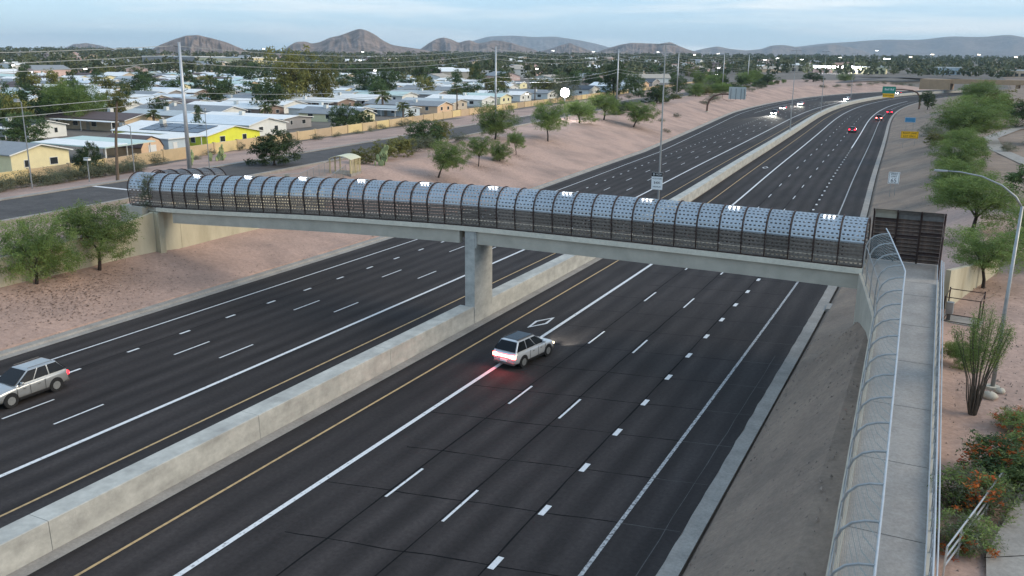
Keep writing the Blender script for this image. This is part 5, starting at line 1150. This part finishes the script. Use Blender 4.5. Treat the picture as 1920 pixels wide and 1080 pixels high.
for i, (X, Y, w, h, lab) in enumerate(((2.1, 31.4, 2.6, 1.5, 'flowering green bush with orange red blooms left of the handrail'), (3.5, 34.2, 3.2, 1.8, 'larger orange flowering bush behind the handrail top'), (1.9, 28.6, 1.9, 1.1, 'lowest green bush beside the handrail foot'), (5.3, 37.6, 3.0, 1.6, 'orange flowering bush at the right edge'), (3.9, 40.0, 1.9, .9, 'small red flowering bush by the pale rocks'))):
    t = tree('dark' if i % 2 else 'grey', X, Y, w, h, lab, 'flowering bushes beside the path', i, 0, 0, i*1.3, zt(X, Y), 'flowering_bush', cat='bush', trunk=False)
    ce = crown_centres(60, 200+i, lobes=7, hollow=.9, bottom=0)
    lf = place('leaves', cloud_mesh('leaves', leaf_cloud(crown_centres(150, 260+i, lobes=7, hollow=.6), 20, (.05, .05, .045), .03, 270+i, aspect=.4), LEAF['palo']), t); lf.scale = (w, w, h)
    ce = ce[np.argsort(ce[:, 0]*math.cos(i)+ce[:, 1]*math.sin(i))][-(46 if i != 2 else 12):]
    f = place('flowers', cloud_mesh('flowers', leaf_cloud(ce, 26, (.034, .034, .025), .026, 210+i, aspect=.5), FLOW), t); f.scale = (w*1.04, w*1.04, h*1.05); f['kind'] = 'stuff'
vc = [(-63.9+random.Random(k).uniform(-.9, .9), 0, 0) for k in range(40)]; g = np.random.default_rng(4)
pv = []
for k in range(90):
    i = int(g.integers(0, 12)); y, z = prof[i]; pv.append((g.normal(0, .42), y-.12, z+g.uniform(-.1, .1)))
vn = cloud_mesh('climbing_vine', leaf_cloud(pv, 26, (.10, .04, .10), .05, 8, aspect=.4), LEAF['grey'])
tag(place('climbing_vine', vn, None, (-63.6, YN, 6.05)), 'dry greenish vine hanging over the west end of the footbridge cage', 'vine')
# loose stones on the near banks and leaf litter under the bank trees
gs_ = np.random.default_rng(31)
def scatter_stones(name, n, fx, label):
    V, F_ = [], []
    for k in range(n):
        X, Y = fx(); z = zt(X, Y); r = gs_.uniform(.025, .07)*(2.0 if gs_.random() < .03 else 1); a = gs_.random()*6.28; o = len(V)
        for j in range(5): V.append((X+r*math.cos(a+j*1.257)*gs_.uniform(.7, 1.2), Y+r*math.sin(a+j*1.257)*gs_.uniform(.7, 1.2), z-.03+.12*vnoise(X, Y, .35)))
        V.append((X, Y, z+r*.9+.12*vnoise(X, Y, .35))); F_ += [(o+j, o+(j+1) % 5, o+5) for j in range(5)]
    me = bpy.data.meshes.new(name); me.from_pydata(V, [], F_); me.materials.append(mat('loose_stone', (.36, .28, .23), .95, rgb2=(.15, .12, .10), scale=.9, thr=(.35, .65))); me.update()
    tag(place(name, me), label, 'stones', kind='stuff')
scatter_stones('loose_gravel', 1100, lambda: (gs_.uniform(-7.2, -2.4), 14+48*gs_.random()**1.2), 'loose dark gravel on the bank between the gutter and the ramp')
scatter_stones('loose_gravel', 700, lambda: (gs_.uniform(-62.3, -54.6), gs_.uniform(30, 82)), 'loose gravel on the pink slope left of the highway')
scatter_stones('loose_gravel', 1300, lambda: (gs_.uniform(1.2, 8), gs_.uniform(24, 62)), 'loose gravel on the right bank around the ocotillo')
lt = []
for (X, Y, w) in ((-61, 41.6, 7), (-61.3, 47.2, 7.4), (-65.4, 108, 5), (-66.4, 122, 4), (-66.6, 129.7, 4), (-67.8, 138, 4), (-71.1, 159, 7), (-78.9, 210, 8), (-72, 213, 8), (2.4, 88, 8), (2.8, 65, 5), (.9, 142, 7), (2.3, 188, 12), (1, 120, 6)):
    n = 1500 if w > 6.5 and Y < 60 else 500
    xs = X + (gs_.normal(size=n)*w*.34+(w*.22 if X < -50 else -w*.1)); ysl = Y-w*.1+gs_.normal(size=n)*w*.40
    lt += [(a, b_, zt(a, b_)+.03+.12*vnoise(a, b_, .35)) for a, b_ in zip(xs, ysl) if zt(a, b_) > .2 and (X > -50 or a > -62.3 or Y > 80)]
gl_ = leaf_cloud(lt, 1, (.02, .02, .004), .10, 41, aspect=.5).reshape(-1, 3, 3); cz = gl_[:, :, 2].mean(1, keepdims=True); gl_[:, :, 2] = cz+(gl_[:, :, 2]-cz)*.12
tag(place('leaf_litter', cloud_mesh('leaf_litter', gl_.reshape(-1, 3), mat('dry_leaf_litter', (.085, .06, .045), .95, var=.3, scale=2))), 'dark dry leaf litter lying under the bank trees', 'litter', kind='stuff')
# trees among the homes --------------------------------------------------------------
rt_ = random.Random(77); yt = []
while len(yt) < 150:
    az = R_(rt_.uniform(11, 56)); D = 150+650*rt_.random()**.8
    X, Y = -math.sin(az)*D, math.cos(az)*D
    if X > bwx(min(Y, 676))-14 or (D < 235 and az < R_(50)): continue
    if D < 330 and rt_.random() < .55: continue
    yt.append((az, X, Y, D, rt_.choice(('far', 'far', 'faro', 'far', 'tall'))))
cnt = {}; YN_ = {'far': 'round dark green yard tree', 'faro': 'olive green yard tree', 'tall': 'slim tall dark yard tree'}
for i, (az, X, Y, D, kd) in enumerate(sorted(yt, reverse=True)):
    n = cnt[kd] = cnt.get(kd, 0)+1; w = rt_.uniform(5, 10)*(1 if D < 350 else 1.25); h = rt_.uniform(4.5, 9.5)
    if kd == 'tall': w *= .55; h *= 1.35
    tree(kd, X, Y, w, h, f'{YN_[kd]} among the rows of roofs, {ordn(n)} such from the left', 'yard trees among the mobile homes', i, 0, .04, rt_.random()*6, town(X, Y))
# the wooded town towards the horizon: nobody could count these
gg = np.random.default_rng(6); cs = []; sz = []
for i in range(3400):
    az = math.radians(gg.uniform(-9, 60)); D = 620+3000*gg.random()**1.5
    X, Y = -math.sin(az)*D, math.cos(az)*D
    if -130 < X < 130 and Y < 830: continue
    if Y < 760 and X > -190: continue
    cs.append((X, Y, town(X, Y))); sz.append((gg.uniform(5, 12)*(1+D/4000), gg.uniform(5, 13)))
for i in range(170):
    X, Y = gg.uniform(40, 190), gg.uniform(300, 900)
    if X < 60 and Y > 540: continue
    cs.append((X, Y, 4.2)); sz.append((gg.uniform(6, 12), gg.uniform(4, 8)))
Vs = []
for (c0, s0) in zip(cs, sz):
    n = 40; p = gg.normal(size=(n, 3)); p /= np.linalg.norm(p, axis=1, keepdims=True); p *= (.55+.45*gg.random((n, 1)))
    P = np.array(c0)+p*np.array([s0[0]/2, s0[0]/2, s0[1]/2])+np.array([0, 0, s0[1]*.5]); d = gg.normal(size=(n, 3)); d /= np.linalg.norm(d, axis=1, keepdims=True); e = np.cross(d, gg.normal(size=(n, 3))); e /= np.linalg.norm(e, axis=1, keepdims=True)
    k = s0[0]*.13; Vs.append(np.stack([P-e*k, P+e*k, P+d*k*1.6], 1).reshape(-1, 3))
tag(place('wooded_town', cloud_mesh('wooded_town', np.concatenate(Vs), LEAF['far'])), 'mass of distant trees covering the town up to the hills', 'trees', kind='stuff')

# ================================================================== HILLS
MOUNT = {
  'left_hill': (2300, 500, [(48.37, -0.0002), (47.54, 0.0077), (46.63, 0.014), (46.02, 0.0174), (45.42, 0.0181), (44.68, 0.0154), (43.8, 0.0111), (43.06, 0.0057), (42.29, 0.0003)]),
  'far_left_hill': (6500, 900, [(53.19, -0.0006), (52.65, 0.0029), (52.1, 0.0074), (51.42, 0.0087), (50.74, 0.0066), (49.92, 0.0028), (49.24, 0.0002)]),
  'peaked_hill': (3000, 650, [(40.86, -.003), (40.56, 0.0022), (40.25, 0.0073), (39.76, 0.0124), (39.21, 0.013), (38.79, 0.0109), (38.3, 0.0126), (37.65, 0.0177), (37.0, 0.02), (36.35, 0.0246), (35.86, 0.0269), (35.38, 0.0247), (34.9, 0.0204), (34.48, 0.0149), (33.94, 0.0105), (33.12, 0.0084), (32.12, 0.0063), (31.29, 0.0026), (30.8, -.003)]),
  'rounded_hills': (4200, 800, [(32.8, -.002), (32.45, 0.003), (31.62, 0.0131), (31.12, 0.0176), (30.71, 0.0188), (30.28, 0.0172), (29.78, 0.0134), (29.39, 0.0157), (29.05, 0.0163), (28.62, 0.013), (28.12, 0.0142), (27.61, 0.0165), (27.18, 0.016), (26.61, 0.0144), (25.94, 0.0112), (25.1, 0.0074), (24.59, 0.0036), (24.2, -.002)]),
  'small_peak': (5000, 700, [(25.4, -.002), (24.93, 0.0036), (23.93, 0.0087), (23.26, 0.0127), (22.83, 0.0144), (22.36, 0.0112), (21.76, 0.0079), (21.15, 0.0041), (20.8, -.002)]),
  'flat_hill': (4600, 700, [(21.7, -.002), (21.35, 0.0036), (20.42, 0.0093), (19.61, 0.0133), (18.96, 0.015), (18.14, 0.0146), (17.32, 0.0142), (16.57, 0.016), (16.1, 0.0122), (15.5, 0.0084), (14.61, 0.0041), (14.2, -.002)]),
  'blue_range': (15000, 2500, [(31.5, .0), (29.78, 0.0078), (29.12, 0.0146), (27.95, 0.0203), (26.44, 0.0217), (25.1, 0.0202), (23.76, 0.021), (22.43, 0.0178), (21.42, 0.0147), (20.42, 0.0104), (19.12, 0.005), (17.5, 0)]),
  'middle_blue_range': (9500, 1800, [(17., .0), (15.83, 0.0039), (14.54, 0.0096), (13.75, 0.012), (12.95, 0.0093), (11.99, 0.0078), (11.08, 0.0096), (10.62, 0.013), (9.86, 0.0137), (8.95, 0.0111), (8.03, 0.0124), (7.12, 0.0147), (5.99, 0.0116), (4.85, 0.0052), (3.5, 0)]),
  'right_blue_range': (13500, 2500, [(14.5, 0), (12.63, 0.0033), (9.55, 0.011), (7.73, 0.0152), (5.99, 0.0172), (4.29, 0.0197), (2.59, 0.0189), (0.89, 0.0225), (-0.74, 0.0217), (-2.1, 0.0242), (-2.91, 0.021), (-4.79, 0.0164), (-6.4, 0.0106), (-10, .008), (-14, .0)]),
}
ROCK = mat('desert_hill_rock', (.29, .225, .195), .95, rgb2=(.125, .105, .095), fine=(.03, .25), scale=.014, thr=(.3, .7), detail=14, bump=.0)
gm = np.random.default_rng(12)
def fract(shape, cells, seed, octv=5):
    g = np.random.default_rng(seed); out_ = np.zeros(shape); amp = 1.
    for o in range(octv):
        c0, c1 = cells[0]*2**o, cells[1]*2**o; G = g.random((c0+2, c1+2)); y = np.linspace(0, c0, shape[0]); x = np.linspace(0, c1, shape[1])
        yi, xi = y.astype(int), x.astype(int); fy, fx = (y-yi)[:, None], (x-xi)[None, :]; fy, fx = fy*fy*(3-2*fy), fx*fx*(3-2*fx)
        a, b_, c_, d = G[yi][:, xi], G[yi][:, xi+1], G[yi+1][:, xi], G[yi+1][:, xi+1]
        out_ += amp*(np.abs((a*(1-fx)+b_*fx)*(1-fy)+(c_*(1-fx)+d*fx)*fy-.5)*2); amp *= .5
    return out_/2
for mi_, (nm, (D, dep, pf)) in enumerate(MOUNT.items()):
    pf = sorted(pf); na, nr = 200, 41; az = np.linspace(pf[0][0], pf[-1][0], na); sl = np.interp(az, [p[0] for p in pf], [p[1] for p in pf])
    sl = np.convolve(np.pad(sl, 3, 'edge'), [.1, .15, .16, .18, .16, .15, .1], 'valid')
    Hh = np.maximum(CAM_H + sl*D - TOWN, 0); N1 = fract((nr, na), (3, 9), 300+mi_); N2 = fract((nr, na), (2, 14), 340+mi_)
    V = []
    for j in range(nr):
        t = -1+2*j/(nr-1); u_ = 1-abs(t)
        for i, a in enumerate(az):
            f = u_**.85*(1-(.75*(N1[j, i]-.15)*min(1, abs(t)*4)))
            z = TOWN-6+(Hh[i]+6)*max(0, min(1.0, f)); r = D+t*dep+(N2[j, i]-.4)*dep*.12; ar = math.radians(a); V.append((-math.sin(ar)*r, math.cos(ar)*r, z))
    F_ = [(j*na+i, j*na+i+1, (j+1)*na+i+1, (j+1)*na+i) for j in range(nr-1) for i in range(na-1)]
    me = bpy.data.meshes.new(nm); me.from_pydata(V, [], F_); me.materials.append(ROCK); me.polygons.foreach_set('use_smooth', [True]*len(F_)); me.update()
    tag(place('hill', me), kind='structure')

# ================================================================== AIR
hz = MB().box(-30000, 30000, -400, 19000, -1.6, 520)
hm = bpy.data.materials.new('haze'); hm.use_nodes = True; n_, l_ = hm.node_tree.nodes, hm.node_tree.links; n_.clear()
ho = n_.new('ShaderNodeOutputMaterial'); hv = n_.new('ShaderNodeVolumePrincipled'); hv.inputs['Color'].default_value = (.60, .82, 1.0, 1); hv.inputs['Density'].default_value = 4.8e-5; hv.inputs['Anisotropy'].default_value = 0.0
l_.new(hv.outputs[0], ho.inputs['Volume'])
tag(hz.build('haze', hm), kind='stuff')
